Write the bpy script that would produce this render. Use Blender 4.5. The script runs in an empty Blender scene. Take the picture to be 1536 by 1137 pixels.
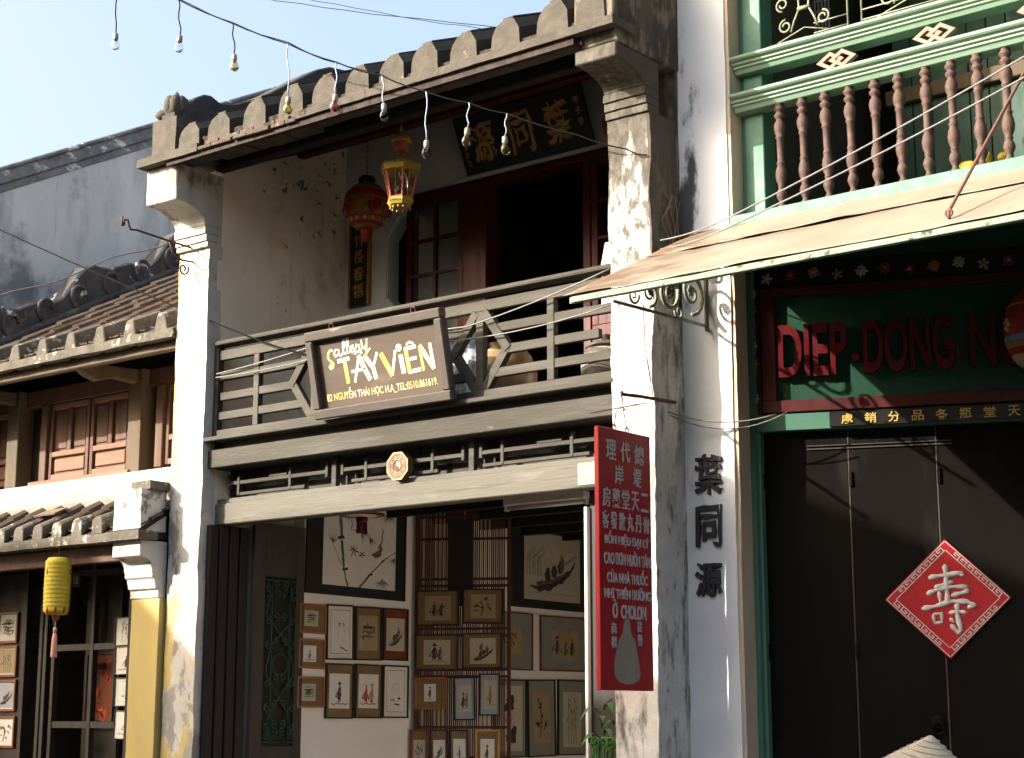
import bpy, bmesh, math, random
from mathutils import Vector, Matrix, noise
from math import sin, cos, pi, radians, sqrt, atan2

SC = bpy.context.scene
COL = SC.collection
random.seed(7)

# ------------------------------------------------------------------ camera
YAW, PITCH = radians(38.5), math.atan(505 / 2550)
cam_data = bpy.data.cameras.new('camera')
cam_data.sensor_width = 36.0
cam_data.lens = 36.0 * 2550 / 1536
cam_data.clip_start, cam_data.clip_end = 0.1, 2000
cam = bpy.data.objects.new('camera', cam_data)
COL.objects.link(cam)
F = Vector((-sin(YAW) * cos(PITCH), cos(YAW) * cos(PITCH), sin(PITCH)))
Rv = Vector((cos(YAW), sin(YAW), 0))
Uv = Rv.cross(F)
cam.matrix_world = Matrix(((Rv.x, Uv.x, -F.x, 10.389), (Rv.y, Uv.y, -F.y, -9.053), (Rv.z, Uv.z, -F.z, 1.6), (0, 0, 0, 1)))
SC.camera = cam

# ------------------------------------------------------------------ light
SUN_AZ, SUN_EL = radians(180 + 38.5), radians(24.4)
to_sun = Vector((sin(SUN_AZ) * cos(SUN_EL), cos(SUN_AZ) * cos(SUN_EL), sin(SUN_EL)))
world = bpy.data.worlds.new('World')
SC.world = world
world.use_nodes = True
wn = world.node_tree
sky = wn.nodes.new('ShaderNodeTexSky')
sky.sky_type = 'NISHITA'
sky.sun_disc = False
sky.sun_elevation = SUN_EL
sky.sun_rotation = SUN_AZ
sky.air_density = 1.0
sky.dust_density = 9.0
sky.ozone_density = 1.0
bg = wn.nodes['Background']
bg.inputs[1].default_value = 0.15
wn.links.new(sky.outputs[0], bg.inputs[0])
sun_data = bpy.data.lights.new('sun', 'SUN')
sun_data.energy = 3.7
sun_data.angle = radians(0.5)
sun_data.color = (1.0, 0.94, 0.83)
sun = bpy.data.objects.new('sun', sun_data)
sun.rotation_euler = to_sun.to_track_quat('Z', 'Y').to_euler()
sun.location = (0, -10, 30)
COL.objects.link(sun)
SC.view_settings.view_transform = 'Standard'
SC.view_settings.look = 'None'
SC.view_settings.gamma = 1
SC.view_settings.exposure = 1.9
SC.render.engine = 'CYCLES'
SC.cycles.max_bounces = 8
SC.cycles.diffuse_bounces = 4

# ------------------------------------------------------------------ materials
MATS = {}

def mat(name, c1, c2=None, scale=5.0, rough=0.8, bump=0.15, bscale=45, stretch=(1, 1, 1), layers=(), metal=0.0,
        spec=0.3, emit=None, alpha=None, trans=0.0, detail=6.0, bdist=0.01):
    """procedural material in world space: two-tone noise, then masked stain layers, then fine relief.
    layer = (colour, noise scale, stretch, lo, hi, [(axis, a, b, gain), ...], strength)"""
    if name in MATS:
        return MATS[name]
    m = bpy.data.materials.new(name)
    m.use_nodes = True
    nt = m.node_tree
    N, L = nt.nodes, nt.links
    b = N['Principled BSDF']
    geo = N.new('ShaderNodeNewGeometry')
    sep = N.new('ShaderNodeSeparateXYZ')
    L.new(geo.outputs['Position'], sep.inputs[0])

    def nz(sc, st, det=detail, off=0.0):
        mp = N.new('ShaderNodeMapping')
        mp.inputs['Scale'].default_value = st
        mp.inputs['Location'].default_value = (off, off * 1.7, off * 0.6)
        L.new(geo.outputs['Position'], mp.inputs['Vector'])
        t = N.new('ShaderNodeTexNoise')
        t.inputs['Scale'].default_value = sc
        t.inputs['Detail'].default_value = det
        t.inputs['Roughness'].default_value = 0.62
        L.new(mp.outputs[0], t.inputs['Vector'])
        return t.outputs['Fac']

    def mr(v, a, bb, c=0.0, d=1.0):
        r = N.new('ShaderNodeMapRange')
        r.inputs[1].default_value, r.inputs[2].default_value = a, bb
        r.inputs[3].default_value, r.inputs[4].default_value = c, d
        r.interpolation_type = 'SMOOTHSTEP'
        L.new(v, r.inputs[0])
        return r.outputs[0]

    def mix(f, a, c):
        x = N.new('ShaderNodeMix')
        x.data_type = 'RGBA'
        L.new(f, x.inputs[0])
        for i, v in ((6, a), (7, c)):
            if isinstance(v, tuple):
                x.inputs[i].default_value = (*v[:3], 1)
            else:
                L.new(v, x.inputs[i])
        return x.outputs[2]

    def math2(op, a, c):
        x = N.new('ShaderNodeMath')
        x.operation = op
        for i, v in enumerate((a, c)):
            if isinstance(v, (int, float)):
                x.inputs[i].default_value = v
            else:
                L.new(v, x.inputs[i])
        return x.outputs[0]

    col = mix(mr(nz(scale, stretch), 0.3, 0.7), c1, c2 or tuple(v * 0.82 for v in c1))
    for k, ly in enumerate(layers):
        lc, ls, lst, lo, hi, masks, strength = ly
        v = nz(ls, lst, 8.0, 3.1 * (k + 1))
        for ax, a, bb, g in masks:
            v = math2('ADD', v, mr(sep.outputs['XYZ'.index(ax)], a, bb, 0.0 if g > 0 else -g * 0, g))
        col = mix(mr(v, lo, hi, 0.0, strength), col, lc)
    L.new(col, b.inputs['Base Color'])
    rn = mr(nz(scale * 2.3, stretch), 0.2, 0.8, max(0.03, rough - 0.1), min(1, rough + 0.1))
    L.new(rn, b.inputs['Roughness'])
    b.inputs['Metallic'].default_value = metal
    b.inputs['Specular IOR Level'].default_value = spec
    if trans:
        b.inputs['Transmission Weight'].default_value = trans
    if bump:
        bp = N.new('ShaderNodeBump')
        bp.inputs['Strength'].default_value = bump
        bp.inputs['Distance'].default_value = bdist
        L.new(math2('ADD', nz(bscale, stretch, 4.0), math2('MULTIPLY', nz(bscale * 0.15, stretch, 3.0), 1.5)), bp.inputs['Height'])
        L.new(bp.outputs[0], b.inputs['Normal'])
    MATS[name] = m
    return m

V1 = (1, 1, 1)
DRIP = (1, 1, 0.12)
WHITE = (0.66, 0.63, 0.57)
m_pillar = mat('limewash pillar', (0.50, 0.48, 0.435), (0.42, 0.40, 0.355), 3, 0.9, 0.35, 30, layers=[
    ((0.19, 0.175, 0.145), 10, (1, 1, 0.45), 0.66, 0.76, [('X', -0.16, -0.34, 0.14), ('Z', 4.7, 4.1, 0.08), ('Z', 3.1, 3.5, 0.05)], 0.85),
    ((0.33, 0.31, 0.27), 4, (1, 1, 0.5), 0.60, 0.74, [], 0.55), ((0.26, 0.24, 0.20), 14, (1, 1, 0.05), 0.60, 0.74, [], 0.5),
    ((0.15, 0.125, 0.09), 9, (1, 1, 0.5), 0.64, 0.76, [('Z', 5.5, 6.0, 0.18)], 0.75),  # stain at the corbel top, also painting in the roof-edge shadow
    ((0.24, 0.23, 0.215), 6, (1, 1, 0.6), 0.62, 0.68, [('Z', 2.6, 1.6, 0.13)], 0.9),
    ((0.46, 0.34, 0.11), 3, (1, 1, 0.4), 0.66, 0.74, [('Z', 2.7, 1.9, 0.14), ('X', -0.2, -0.4, 0.12)], 0.9)])
m_party = mat('cream balcony wall', (0.80, 0.72, 0.58), (0.72, 0.64, 0.51), 1.6, 0.92, 0.3, 25, layers=[
    ((0.50, 0.37, 0.19), 2.2, V1, 0.56, 0.74, [], 0.55), ((0.36, 0.32, 0.26), 10, (1, 1, 0.06), 0.58, 0.76, [], 0.45),
    ((0.32, 0.29, 0.24), 3.0, (1, 1, 0.6), 0.58, 0.78, [('Y', 0.5, 1.5, 0.08)], 0.6),
    ((0.06, 0.05, 0.04), 12, V1, 0.70, 0.75, [('Z', 5.3, 6.1, 0.06), ('Y', 0.5, 0.9, 0.05)], 0.85)])
m_back = mat('grey balcony plaster', (0.58, 0.555, 0.51), (0.49, 0.47, 0.43), 2.0, 0.92, 0.25, 25, layers=[
    ((0.16, 0.15, 0.15), 3.5, V1, 0.60, 0.72, [], 0.6)])
m_col = mat('mouldy limewash column', (0.58, 0.56, 0.525), (0.47, 0.45, 0.415), 4, 0.92, 0.5, 30, layers=[
    ((0.22, 0.205, 0.18), 12, (1, 1, 0.45), 0.52, 0.68, [('Z', 3.6, 4.6, 0.10)], 0.7), ((0.25, 0.235, 0.205), 12, (1, 1, 0.05), 0.60, 0.74, [], 0.5),
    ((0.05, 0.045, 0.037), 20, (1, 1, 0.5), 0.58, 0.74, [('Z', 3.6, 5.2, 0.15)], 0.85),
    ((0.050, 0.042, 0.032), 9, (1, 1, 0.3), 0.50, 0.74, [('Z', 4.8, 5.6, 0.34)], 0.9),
    ((0.055, 0.045, 0.033), 6, (1, 1, 0.4), 1.22, 1.34, [('X', 4.335, 4.352, 0.5), ('Z', 4.35, 4.75, 0.5)], 0.92),
    ((0.10, 0.085, 0.066), 9, (1, 1, 0.4), 1.60, 1.72, [('X', 4.335, 4.352, 0.5), ('Z', 4.35, 4.75, 0.5)], 0.8)])
m_moss = mat('black mossy party wall', (0.065, 0.054, 0.041), (0.028, 0.024, 0.019), 4, 0.95, 0.6, 25, (1, 1, 0.35), layers=[
    ((0.12, 0.10, 0.078), 9, (1, 1, 0.4), 0.62, 0.74, [], 0.6),
    ((0.44, 0.425, 0.39), 5, (1, 1, 0.3), 0.86, 1.0, [('Z', 4.75, 4.1, 0.5)], 0.95),
    ((0.20, 0.17, 0.13), 6, (1, 1, 0.4), 0.57, 0.70, [('Z', 2.6, 4.4, 0.10)], 0.6)])
m_pier = mat('bluish limewash pier', (0.66, 0.68, 0.70), (0.60, 0.62, 0.645), 2, 0.9, 0.2, 25, layers=[
    ((0.035, 0.035, 0.035), 5, (1, 1, 0.35), 0.92, 1.06, [('X', 4.74, 4.40, 0.20), ('Z', 4.5, 4.9, 0.16), ('Z', 5.9, 5.2, 0.14)], 0.95),
    ((0.30, 0.30, 0.30), 8, (1, 1, 0.3), 0.68, 0.75, [], 0.5)])
m_tan = mat('tan reveal plaster', (0.50, 0.40, 0.28), (0.40, 0.33, 0.24), 4, 0.9, 0.3, 30, (1, 1, 0.4))
m_white = mat('interior white wall', (0.74, 0.715, 0.67), (0.68, 0.655, 0.61), 1.2, 0.9, 0.1, 30, layers=[
    ((0.35, 0.33, 0.30), 4, V1, 0.70, 0.8, [], 0.4)])
m_taupe = mat('weathered taupe timber', (0.046, 0.041, 0.031), (0.033, 0.029, 0.022), 4, 0.75, 0.3, 60, (0.15, 1, 1), layers=[
    ((0.080, 0.072, 0.058), 9, (0.10, 1, 1), 0.54, 0.70, [], 0.75), ((0.030, 0.026, 0.02), 22, (0.06, 1, 1), 0.60, 0.68, [], 0.65), ((0.11, 0.10, 0.085), 16, (0.3, 1, 1), 0.68, 0.72, [], 0.7)])
m_lintel = mat('bleached grey timber', (0.108, 0.099, 0.081), (0.080, 0.073, 0.059), 5, 0.8, 0.4, 60, (0.10, 1, 1), layers=[
    ((0.160, 0.148, 0.122), 8, (0.12, 1, 1), 0.58, 0.70, [], 0.7), ((0.06, 0.053, 0.042), 24, (0.05, 1, 1), 0.60, 0.68, [], 0.65), ((0.09, 0.08, 0.062), 9, (0.4, 1, 1), 0.66, 0.72, [], 0.7)])
m_darkwood = mat('dark brown timber', (0.020, 0.014, 0.011), (0.014, 0.010, 0.008), 6, 0.6, 0.2, 60, (1, 1, 0.1))
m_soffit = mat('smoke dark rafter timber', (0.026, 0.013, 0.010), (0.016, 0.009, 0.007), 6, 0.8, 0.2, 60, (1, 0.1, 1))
m_redwood = mat('dark red lacquer timber', (0.075, 0.008, 0.009), (0.048, 0.006, 0.006), 5, 0.55, 0.12, 60, (1, 1, 0.2))
m_shutter = mat('brown shutter timber', (0.095, 0.044, 0.026), (0.066, 0.032, 0.02), 5, 0.7, 0.25, 60, (1, 1, 0.12), layers=[
    ((0.15, 0.078, 0.05), 6, (1, 1, 0.3), 0.58, 0.75, [], 0.5)])
m_panel = mat('faded pink brown panel', (0.20, 0.105, 0.068), (0.155, 0.08, 0.052), 6, 0.75, 0.2, 60, (0.2, 1, 1))
m_post = mat('olive brown post timber', (0.095, 0.066, 0.038), (0.068, 0.048, 0.029), 5, 0.75, 0.25, 60, (1, 1, 0.12))
m_cap = mat('grey roof mortar', (0.074, 0.064, 0.051), (0.048, 0.042, 0.034), 7, 0.95, 0.5, 40, layers=[
    ((0.18, 0.15, 0.11), 12, V1, 0.62, 0.72, [], 0.6), ((0.03, 0.05, 0.045), 6, V1, 0.60, 0.74, [], 0.7)])
m_capw = mat('whitewashed roof mortar', (0.105, 0.092, 0.07), (0.062, 0.054, 0.043), 8, 0.95, 0.5, 40, layers=[
    ((0.36, 0.34, 0.29), 10, V1, 0.56, 0.66, [], 0.85), ((0.06, 0.05, 0.045), 7, V1, 0.62, 0.74, [], 0.7)])
m_tile = mat('old brown roof tile', (0.088, 0.060, 0.042), (0.046, 0.036, 0.028), 9, 0.95, 0.4, 50, layers=[
    ((0.22, 0.12, 0.07), 13, V1, 0.60, 0.70, [], 0.7), ((0.06, 0.05, 0.045), 5, V1, 0.58, 0.74, [], 0.7)])
m_side = mat('shade-darkened ridge mortar', (0.042, 0.037, 0.031), (0.026, 0.023, 0.020), 7, 0.95, 0.5, 40)  # darker copy of the roof mortar; paints shade onto the ridge sides
m_verge = mat('black mossy roof mortar', (0.055, 0.055, 0.058), (0.03, 0.03, 0.032), 5, 0.95, 0.6, 30, layers=[
    ((0.60, 0.60, 0.59), 4, V1, 0.60, 0.67, [], 0.85), ((0.12, 0.11, 0.09), 9, V1, 0.55, 0.7, [], 0.6)])
m_gvrg = mat('dark roof verge mortar', (0.045, 0.043, 0.042), (0.028, 0.027, 0.026), 6, 0.95, 0.5, 40, layers=[
    ((0.10, 0.085, 0.07), 9, V1, 0.58, 0.72, [], 0.6)])
m_grey = mat('grey gable plaster', (0.60, 0.585, 0.55), (0.49, 0.48, 0.455), 1.1, 0.95, 0.3, 20, (1, 1, 0.5), layers=[
    ((0.24, 0.24, 0.235), 2.0, (1, 1, 0.3), 0.48, 0.72, [], 0.75), ((0.17, 0.17, 0.17), 7, (1, 1, 0.08), 0.62, 0.78, [], 0.5), ((0.70, 0.69, 0.67), 3, (1, 1, 0.3), 0.60, 0.75, [], 0.5),
    ((0.10, 0.10, 0.10), 1.6, V1, 0.60, 0.80, [('Z', 7.0, 6.0, 0.22)], 0.8)])
m_coping = mat('stained coping mortar', (0.22, 0.22, 0.225), (0.12, 0.12, 0.125), 6, 0.95, 0.5, 40, layers=[
    ((0.70, 0.70, 0.69), 8, (1, 0.4, 1), 0.56, 0.66, [], 0.85)])
m_ledge = mat('cream ledge plaster', (0.335, 0.305, 0.25), (0.265, 0.24, 0.198), 4, 0.9, 0.3, 30, layers=[
    ((0.30, 0.27, 0.22), 7, (1, 1, 0.6), 0.63, 0.75, [], 0.6)])
m_lwhite = mat('fresh white plaster', (0.50, 0.48, 0.435), (0.45, 0.43, 0.385), 4, 0.9, 0.15, 30, layers=[
    ((0.10, 0.09, 0.08), 6, V1, 0.58, 0.66, [('Z', 3.05, 3.4, 0.12)], 0.85)])
m_yellow = mat('yellow limewash', (0.44, 0.345, 0.125), (0.385, 0.30, 0.115), 3, 0.9, 0.15, 30, (1, 1, 0.4), layers=[
    ((0.52, 0.46, 0.28), 5, (1, 1, 0.3), 0.60, 0.72, [], 0.6)])
m_green = mat('mint green paint', (0.065, 0.165, 0.115), (0.055, 0.14, 0.098), 5, 0.55, 0.12, 60, layers=[
    ((0.07, 0.09, 0.06), 12, V1, 0.68, 0.74, [], 0.6)])
m_lgreen = mat('pale green rail paint', (0.155, 0.245, 0.175), (0.135, 0.215, 0.155), 6, 0.5, 0.12, 60, (0.15, 1, 1), layers=[
    ((0.10, 0.10, 0.07), 14, (0.3, 1, 1), 0.69, 0.74, [], 0.6)])
m_dgreen = mat('dark green sign paint', (0.007, 0.048, 0.024), (0.006, 0.038, 0.020), 3, 0.5, 0.15, 60)
m_plank = mat('green plank paint', (0.013, 0.050, 0.033), (0.010, 0.042, 0.027), 5, 0.6, 0.12, 60, (1, 1, 0.2))
m_baluster = mat('maroon turned timber', (0.070, 0.040, 0.032), (0.055, 0.032, 0.026), 14, 0.7, 0.2, 80, layers=[
    ((0.125, 0.088, 0.068), 20, V1, 0.60, 0.72, [], 0.6)])
m_pinkorn = mat('pink ornament paint', (0.22, 0.14, 0.105), (0.185, 0.118, 0.09), 14, 0.7, 0.2, 80)
m_awning = mat('cream painted awning sheet', (0.225, 0.185, 0.14), (0.18, 0.148, 0.112), 2.2, 0.6, 0.12, 20, layers=[
    ((0.095, 0.056, 0.033), 2.2, V1, 0.56, 0.78, [('X', 5.5, 4.5, 0.26)], 0.85), ((0.33, 0.28, 0.21), 3, (0.4, 1, 1), 0.62, 0.74, [], 0.5),
    ((0.16, 0.10, 0.06), 7, (0.5, 1, 1), 0.62, 0.74, [], 0.6)])
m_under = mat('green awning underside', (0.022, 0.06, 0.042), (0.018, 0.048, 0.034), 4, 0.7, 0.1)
m_edge = mat('flaking pale green iron', (0.20, 0.255, 0.185), (0.16, 0.21, 0.15), 10, 0.75, 0.4, 60, layers=[
    ((0.035, 0.026, 0.02), 14, V1, 0.58, 0.64, [], 0.9)])
m_rust = mat('rusty iron', (0.12, 0.06, 0.04), (0.07, 0.04, 0.028), 20, 0.8, 0.3, 80, metal=0.3)
m_rod = mat('red brown iron rod', (0.15, 0.07, 0.05), (0.11, 0.053, 0.038), 20, 0.7, 0.3, 80)
m_scroll = mat('pale iron scrollwork', (0.22, 0.225, 0.16), (0.15, 0.155, 0.11), 18, 0.75, 0.3, 80, layers=[
    ((0.09, 0.07, 0.05), 16, V1, 0.58, 0.66, [], 0.8)])
m_ggrille = mat('green iron scrollwork', (0.018, 0.08, 0.038), (0.014, 0.06, 0.03), 10, 0.45, 0.1, 60)
m_leaf = mat('dark gate timber', (0.062, 0.049, 0.038), (0.046, 0.037, 0.029), 5, 0.75, 0.2, 60, (1, 1, 0.1))
m_black = mat('black shop door paint', (0.0078, 0.0062, 0.0052), (0.0058, 0.0048, 0.0042), 3, 0.75, 0.08, 60, (1, 1, 0.2), spec=0.05, layers=[((0.022, 0.019, 0.016), 4, (1, 1, 0.3), 0.56, 0.76, [], 0.7), ((0.03, 0.027, 0.024), 30, (1, 1, 0.2), 0.70, 0.76, [], 0.6)])
m_seam = mat('worn door edge', (0.06, 0.05, 0.04), (0.045, 0.038, 0.03), 8, 0.7, 0.1)
m_red = mat('red sign paint', (0.36, 0.012, 0.016), (0.30, 0.010, 0.014), 4, 0.45, 0.08, 50, layers=[
    ((0.17, 0.012, 0.014), 9, (1, 1, 0.4), 0.56, 0.74, [], 0.6), ((0.40, 0.16, 0.13), 5, (1, 1, 0.3), 0.62, 0.80, [], 0.35), ((0.36, 0.30, 0.26), 45, (1, 1, 0.5), 0.74, 0.77, [], 0.7)])
m_dred = mat('dark red frame paint', (0.075, 0.010, 0.010), (0.05, 0.008, 0.008), 5, 0.5, 0.1)
m_lred = mat('red letter paint', (0.085, 0.003, 0.005), (0.07, 0.0025, 0.004), 5, 0.4, 0.05)
m_silver = mat('silver letter paint', (0.52, 0.51, 0.485), (0.42, 0.41, 0.39), 12, 0.5, 0.1, 60, spec=0.4, layers=[((0.24, 0.17, 0.155), 35, V1, 0.64, 0.72, [], 0.6)])
m_ghost = mat('tan silhouette paint', (0.30, 0.255, 0.19), (0.26, 0.22, 0.16), 6, 0.7, 0.1)
m_ink = mat('black letter paint', (0.022, 0.022, 0.025), (0.03, 0.03, 0.032), 12, 0.6, 0.1)
m_gold = mat('dull gold leaf', (0.44, 0.23, 0.045), (0.32, 0.16, 0.03), 14, 0.45, 0.1, 60, spec=0.5)
m_gold2 = mat('bright gold leaf', (0.62, 0.42, 0.10), (0.50, 0.33, 0.07), 14, 0.4, 0.1, 60, spec=0.5)
m_lacq = mat('black lacquer board', (0.016, 0.014, 0.014), (0.012, 0.010, 0.010), 4, 0.4, 0.05)
m_signbd = mat('brown gallery board', (0.070, 0.050, 0.036), (0.057, 0.041, 0.029), 5, 0.7, 0.15, 60, (0.1, 1, 1), layers=[
    ((0.13, 0.095, 0.07), 8, (0.3, 1, 0.6), 0.6, 0.75, [], 0.6)])
m_signfr = mat('rosy brown frame', (0.060, 0.046, 0.038), (0.046, 0.036, 0.030), 6, 0.6, 0.2, 50, layers=[
    ((0.24, 0.185, 0.145), 14, (0.2, 1, 1), 0.66, 0.74, [('Z', 4.33, 4.42, 0.12)], 0.8)])
m_letter = mat('cream and yellow lettering', (0.60, 0.54, 0.36), (0.50, 0.34, 0.05), 7, 0.5, 0.05, 40)
m_cream = mat('cream lettering', (0.62, 0.575, 0.43), (0.57, 0.50, 0.32), 9, 0.5, 0.05)
m_yel = mat('yellow lettering', (0.50, 0.33, 0.035), (0.54, 0.42, 0.14), 9, 0.5, 0.05)
m_brass = mat('gilded plaque', (0.27, 0.20, 0.11), (0.23, 0.165, 0.09), 20, 0.5, 0.1)
m_brassd = mat('plaque groove paint', (0.11, 0.06, 0.028), (0.09, 0.05, 0.024), 20, 0.6, 0.1)
m_plate = mat('faded green number plate', (0.13, 0.19, 0.15), (0.17, 0.21, 0.17), 12, 0.6, 0.1, layers=[((0.30, 0.26, 0.20), 14, V1, 0.64, 0.72, [], 0.6)])
m_platen = mat('faded number paint', (0.27, 0.28, 0.235), (0.23, 0.26, 0.21), 14, 0.6, 0.05)
m_lanr = mat('red lantern silk', (0.26, 0.018, 0.010), (0.20, 0.014, 0.008), 8, 0.7, 0.1)
m_lany = mat('amber lantern silk', (0.26, 0.125, 0.02), (0.20, 0.095, 0.016), 8, 0.7, 0.1)
m_lanyl = mat('yellow lantern cloth', (0.52, 0.39, 0.035), (0.45, 0.33, 0.03), 8, 0.7, 0.1)
m_hexy = mat('yellow lantern paint', (0.36, 0.25, 0.035), (0.27, 0.185, 0.026), 14, 0.55, 0.1)
m_hexr = mat('red lantern paint', (0.42, 0.10, 0.06), (0.33, 0.07, 0.045), 14, 0.55, 0.1)
m_tassel = mat('pink tassel thread', (0.66, 0.34, 0.24), (0.55, 0.27, 0.19), 40, 0.9, 0.4, 100, (1, 1, 0.1))
m_paperl = mat('pale lantern paper', (0.55, 0.50, 0.42), (0.48, 0.44, 0.37), 8, 0.8, 0.1)
m_cord = mat('black cable rubber', (0.008, 0.008, 0.009), (0.006, 0.006, 0.007), 8, 0.8, 0, spec=0.05)
m_gcord = mat('grey cable', (0.17, 0.16, 0.145), (0.13, 0.125, 0.115), 8, 0.6, 0)
m_bcord = mat('pale blue flex', (0.26, 0.32, 0.40), (0.20, 0.26, 0.34), 8, 0.5, 0)
m_sock = mat('grey brass socket', (0.24, 0.22, 0.18), (0.18, 0.165, 0.14), 20, 0.5, 0.1, metal=0.3)
m_ceram = mat('brown glazed jar', (0.26, 0.16, 0.07), (0.16, 0.10, 0.045), 6, 0.35, 0.1, 30, spec=0.5)
m_ceramw = mat('white glazed pot', (0.62, 0.57, 0.48), (0.55, 0.50, 0.42), 6, 0.4, 0.1, 30, spec=0.5)
m_ceramd = mat('grey pot band', (0.10, 0.09, 0.08), (0.075, 0.07, 0.06), 10, 0.5, 0.1, 30)
m_floral = mat('blue and white floral cloth', (0.55, 0.58, 0.60), (0.10, 0.15, 0.24), 30, 0.8, 0.1)
m_plant = mat('green stalk', (0.045, 0.14, 0.028), (0.03, 0.10, 0.02), 12, 0.5, 0.1)
m_straw = mat('dried palm straw', (0.40, 0.34, 0.255), (0.33, 0.28, 0.21), 10, 0.8, 0.35, 90, (1, 1, 0.3))
m_skin = mat('skin', (0.42, 0.26, 0.18), (0.38, 0.23, 0.16), 10, 0.6, 0.05)
m_shirt = mat('pale shirt cloth', (0.45, 0.42, 0.38), (0.40, 0.37, 0.34), 8, 0.85, 0.2)
m_trouser = mat('dark trouser cloth', (0.04, 0.04, 0.05), (0.03, 0.03, 0.04), 8, 0.85, 0.2)
m_bamboo = mat('red brown bamboo slat', (0.085, 0.026, 0.014), (0.055, 0.018, 0.010), 16, 0.5, 0.15, 60, (1, 1, 0.2))
m_bamb2 = mat('pale bamboo slat', (0.42, 0.33, 0.20), (0.32, 0.25, 0.15), 16, 0.5, 0.15, 60, (1, 1, 0.2))
m_tubew = mat('dusty white enamel', (0.55, 0.53, 0.48), (0.48, 0.46, 0.42), 8, 0.5, 0.05)
m_twig = mat('dry brown twig', (0.24, 0.14, 0.07), (0.17, 0.10, 0.05), 20, 0.9, 0.2)
m_street = mat('grey street asphalt', (0.085, 0.08, 0.072), (0.065, 0.062, 0.056), 6, 0.9, 0.4, 60)
m_pave = mat('pale pavement stone', (0.17, 0.155, 0.13), (0.14, 0.125, 0.105), 5, 0.9, 0.3, 40)
m_opp = mat('ochre street plaster', (0.30, 0.24, 0.155), (0.26, 0.21, 0.135), 2, 0.9, 0.2, 20)
m_floor = mat('worn floor tile', (0.22, 0.14, 0.10), (0.18, 0.11, 0.08), 4, 0.6, 0.1)
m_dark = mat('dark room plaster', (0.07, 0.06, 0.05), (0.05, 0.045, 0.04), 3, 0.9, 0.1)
m_blackmount = mat('black picture mount', (0.014, 0.013, 0.013), (0.018, 0.017, 0.016), 6, 0.6, 0.05)
m_paper = mat('aged painting paper', (0.44, 0.40, 0.32), (0.39, 0.355, 0.275), 5, 0.85, 0.05)
m_paperw = mat('white painting paper', (0.64, 0.62, 0.57), (0.58, 0.56, 0.51), 5, 0.85, 0.05)
m_papert = mat('tan painting paper', (0.33, 0.255, 0.15), (0.27, 0.205, 0.115), 7, 0.85, 0.05)
m_mato = mat('olive brown picture mat', (0.19, 0.125, 0.055), (0.17, 0.11, 0.05), 6, 0.85, 0.05)
m_matg = mat('grey green picture mat', (0.22, 0.22, 0.19), (0.195, 0.195, 0.17), 6, 0.85, 0.05)
m_matr = mat('rust red picture mat', (0.15, 0.04, 0.014), (0.13, 0.034, 0.012), 6, 0.85, 0.05)
m_matb = mat('pale blue picture mat', (0.32, 0.345, 0.39), (0.29, 0.315, 0.355), 6, 0.85, 0.05)
m_fblk = mat('black picture frame', (0.022, 0.018, 0.016), (0.03, 0.024, 0.02), 10, 0.45, 0.1)
m_forg = mat('orange brown picture frame', (0.34, 0.13, 0.03), (0.28, 0.10, 0.024), 10, 0.45, 0.1)
m_fred = mat('red brown picture frame', (0.20, 0.05, 0.022), (0.16, 0.04, 0.018), 10, 0.45, 0.1)
m_fgold = mat('gold picture frame', (0.48, 0.32, 0.08), (0.40, 0.26, 0.06), 10, 0.4, 0.1)
INK = {'k': mat('ink black', (0.02, 0.02, 0.02), (0.05, 0.05, 0.045), 30, 0.8, 0), 'g': mat('ink green grey', (0.13, 0.16, 0.12), (0.07, 0.10, 0.07), 20, 0.8, 0),
       'b': mat('ink brown', (0.20, 0.11, 0.05), (0.12, 0.065, 0.03), 20, 0.8, 0), 'r': mat('ink red', (0.48, 0.04, 0.03), (0.38, 0.03, 0.03), 20, 0.8, 0),
       'p': mat('ink pink', (0.62, 0.14, 0.20), (0.5, 0.1, 0.15), 20, 0.8, 0), 'o': mat('ink orange', (0.50, 0.20, 0.04), (0.42, 0.16, 0.03), 20, 0.8, 0),
       'w': mat('ink wash grey', (0.30, 0.28, 0.23), (0.24, 0.22, 0.18), 12, 0.8, 0), 'u': mat('ink blue', (0.08, 0.14, 0.30), (0.12, 0.18, 0.32), 20, 0.8, 0),
       'y': mat('ink ochre', (0.42, 0.28, 0.08), (0.36, 0.23, 0.07), 20, 0.8, 0)}

def glass(name, col, rough=0.02, ior=1.45):
    m = bpy.data.materials.new(name)
    m.use_nodes = True
    b = m.node_tree.nodes['Principled BSDF']
    b.inputs['Base Color'].default_value = (*col, 1)
    b.inputs['Transmission Weight'].default_value = 1.0
    b.inputs['Roughness'].default_value = rough
    b.inputs['IOR'].default_value = ior
    return m

m_pane = glass('window glass', (0.82, 0.86, 0.86), 0.02)
g_clear = glass('clear bulb glass', (0.90, 0.93, 0.92), 0.05, 1.10)
g_yellow = glass('yellow bulb glass', (0.80, 0.66, 0.12), 0.3, 1.15)
g_red = glass('red bulb glass', (0.72, 0.20, 0.22), 0.3, 1.15)
g_amber = glass('amber bulb glass', (0.78, 0.55, 0.24), 0.3, 1.15)

# ------------------------------------------------------------------ mesh helpers
W = {}
SHIFT = Vector((0, 0, 0))

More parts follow.
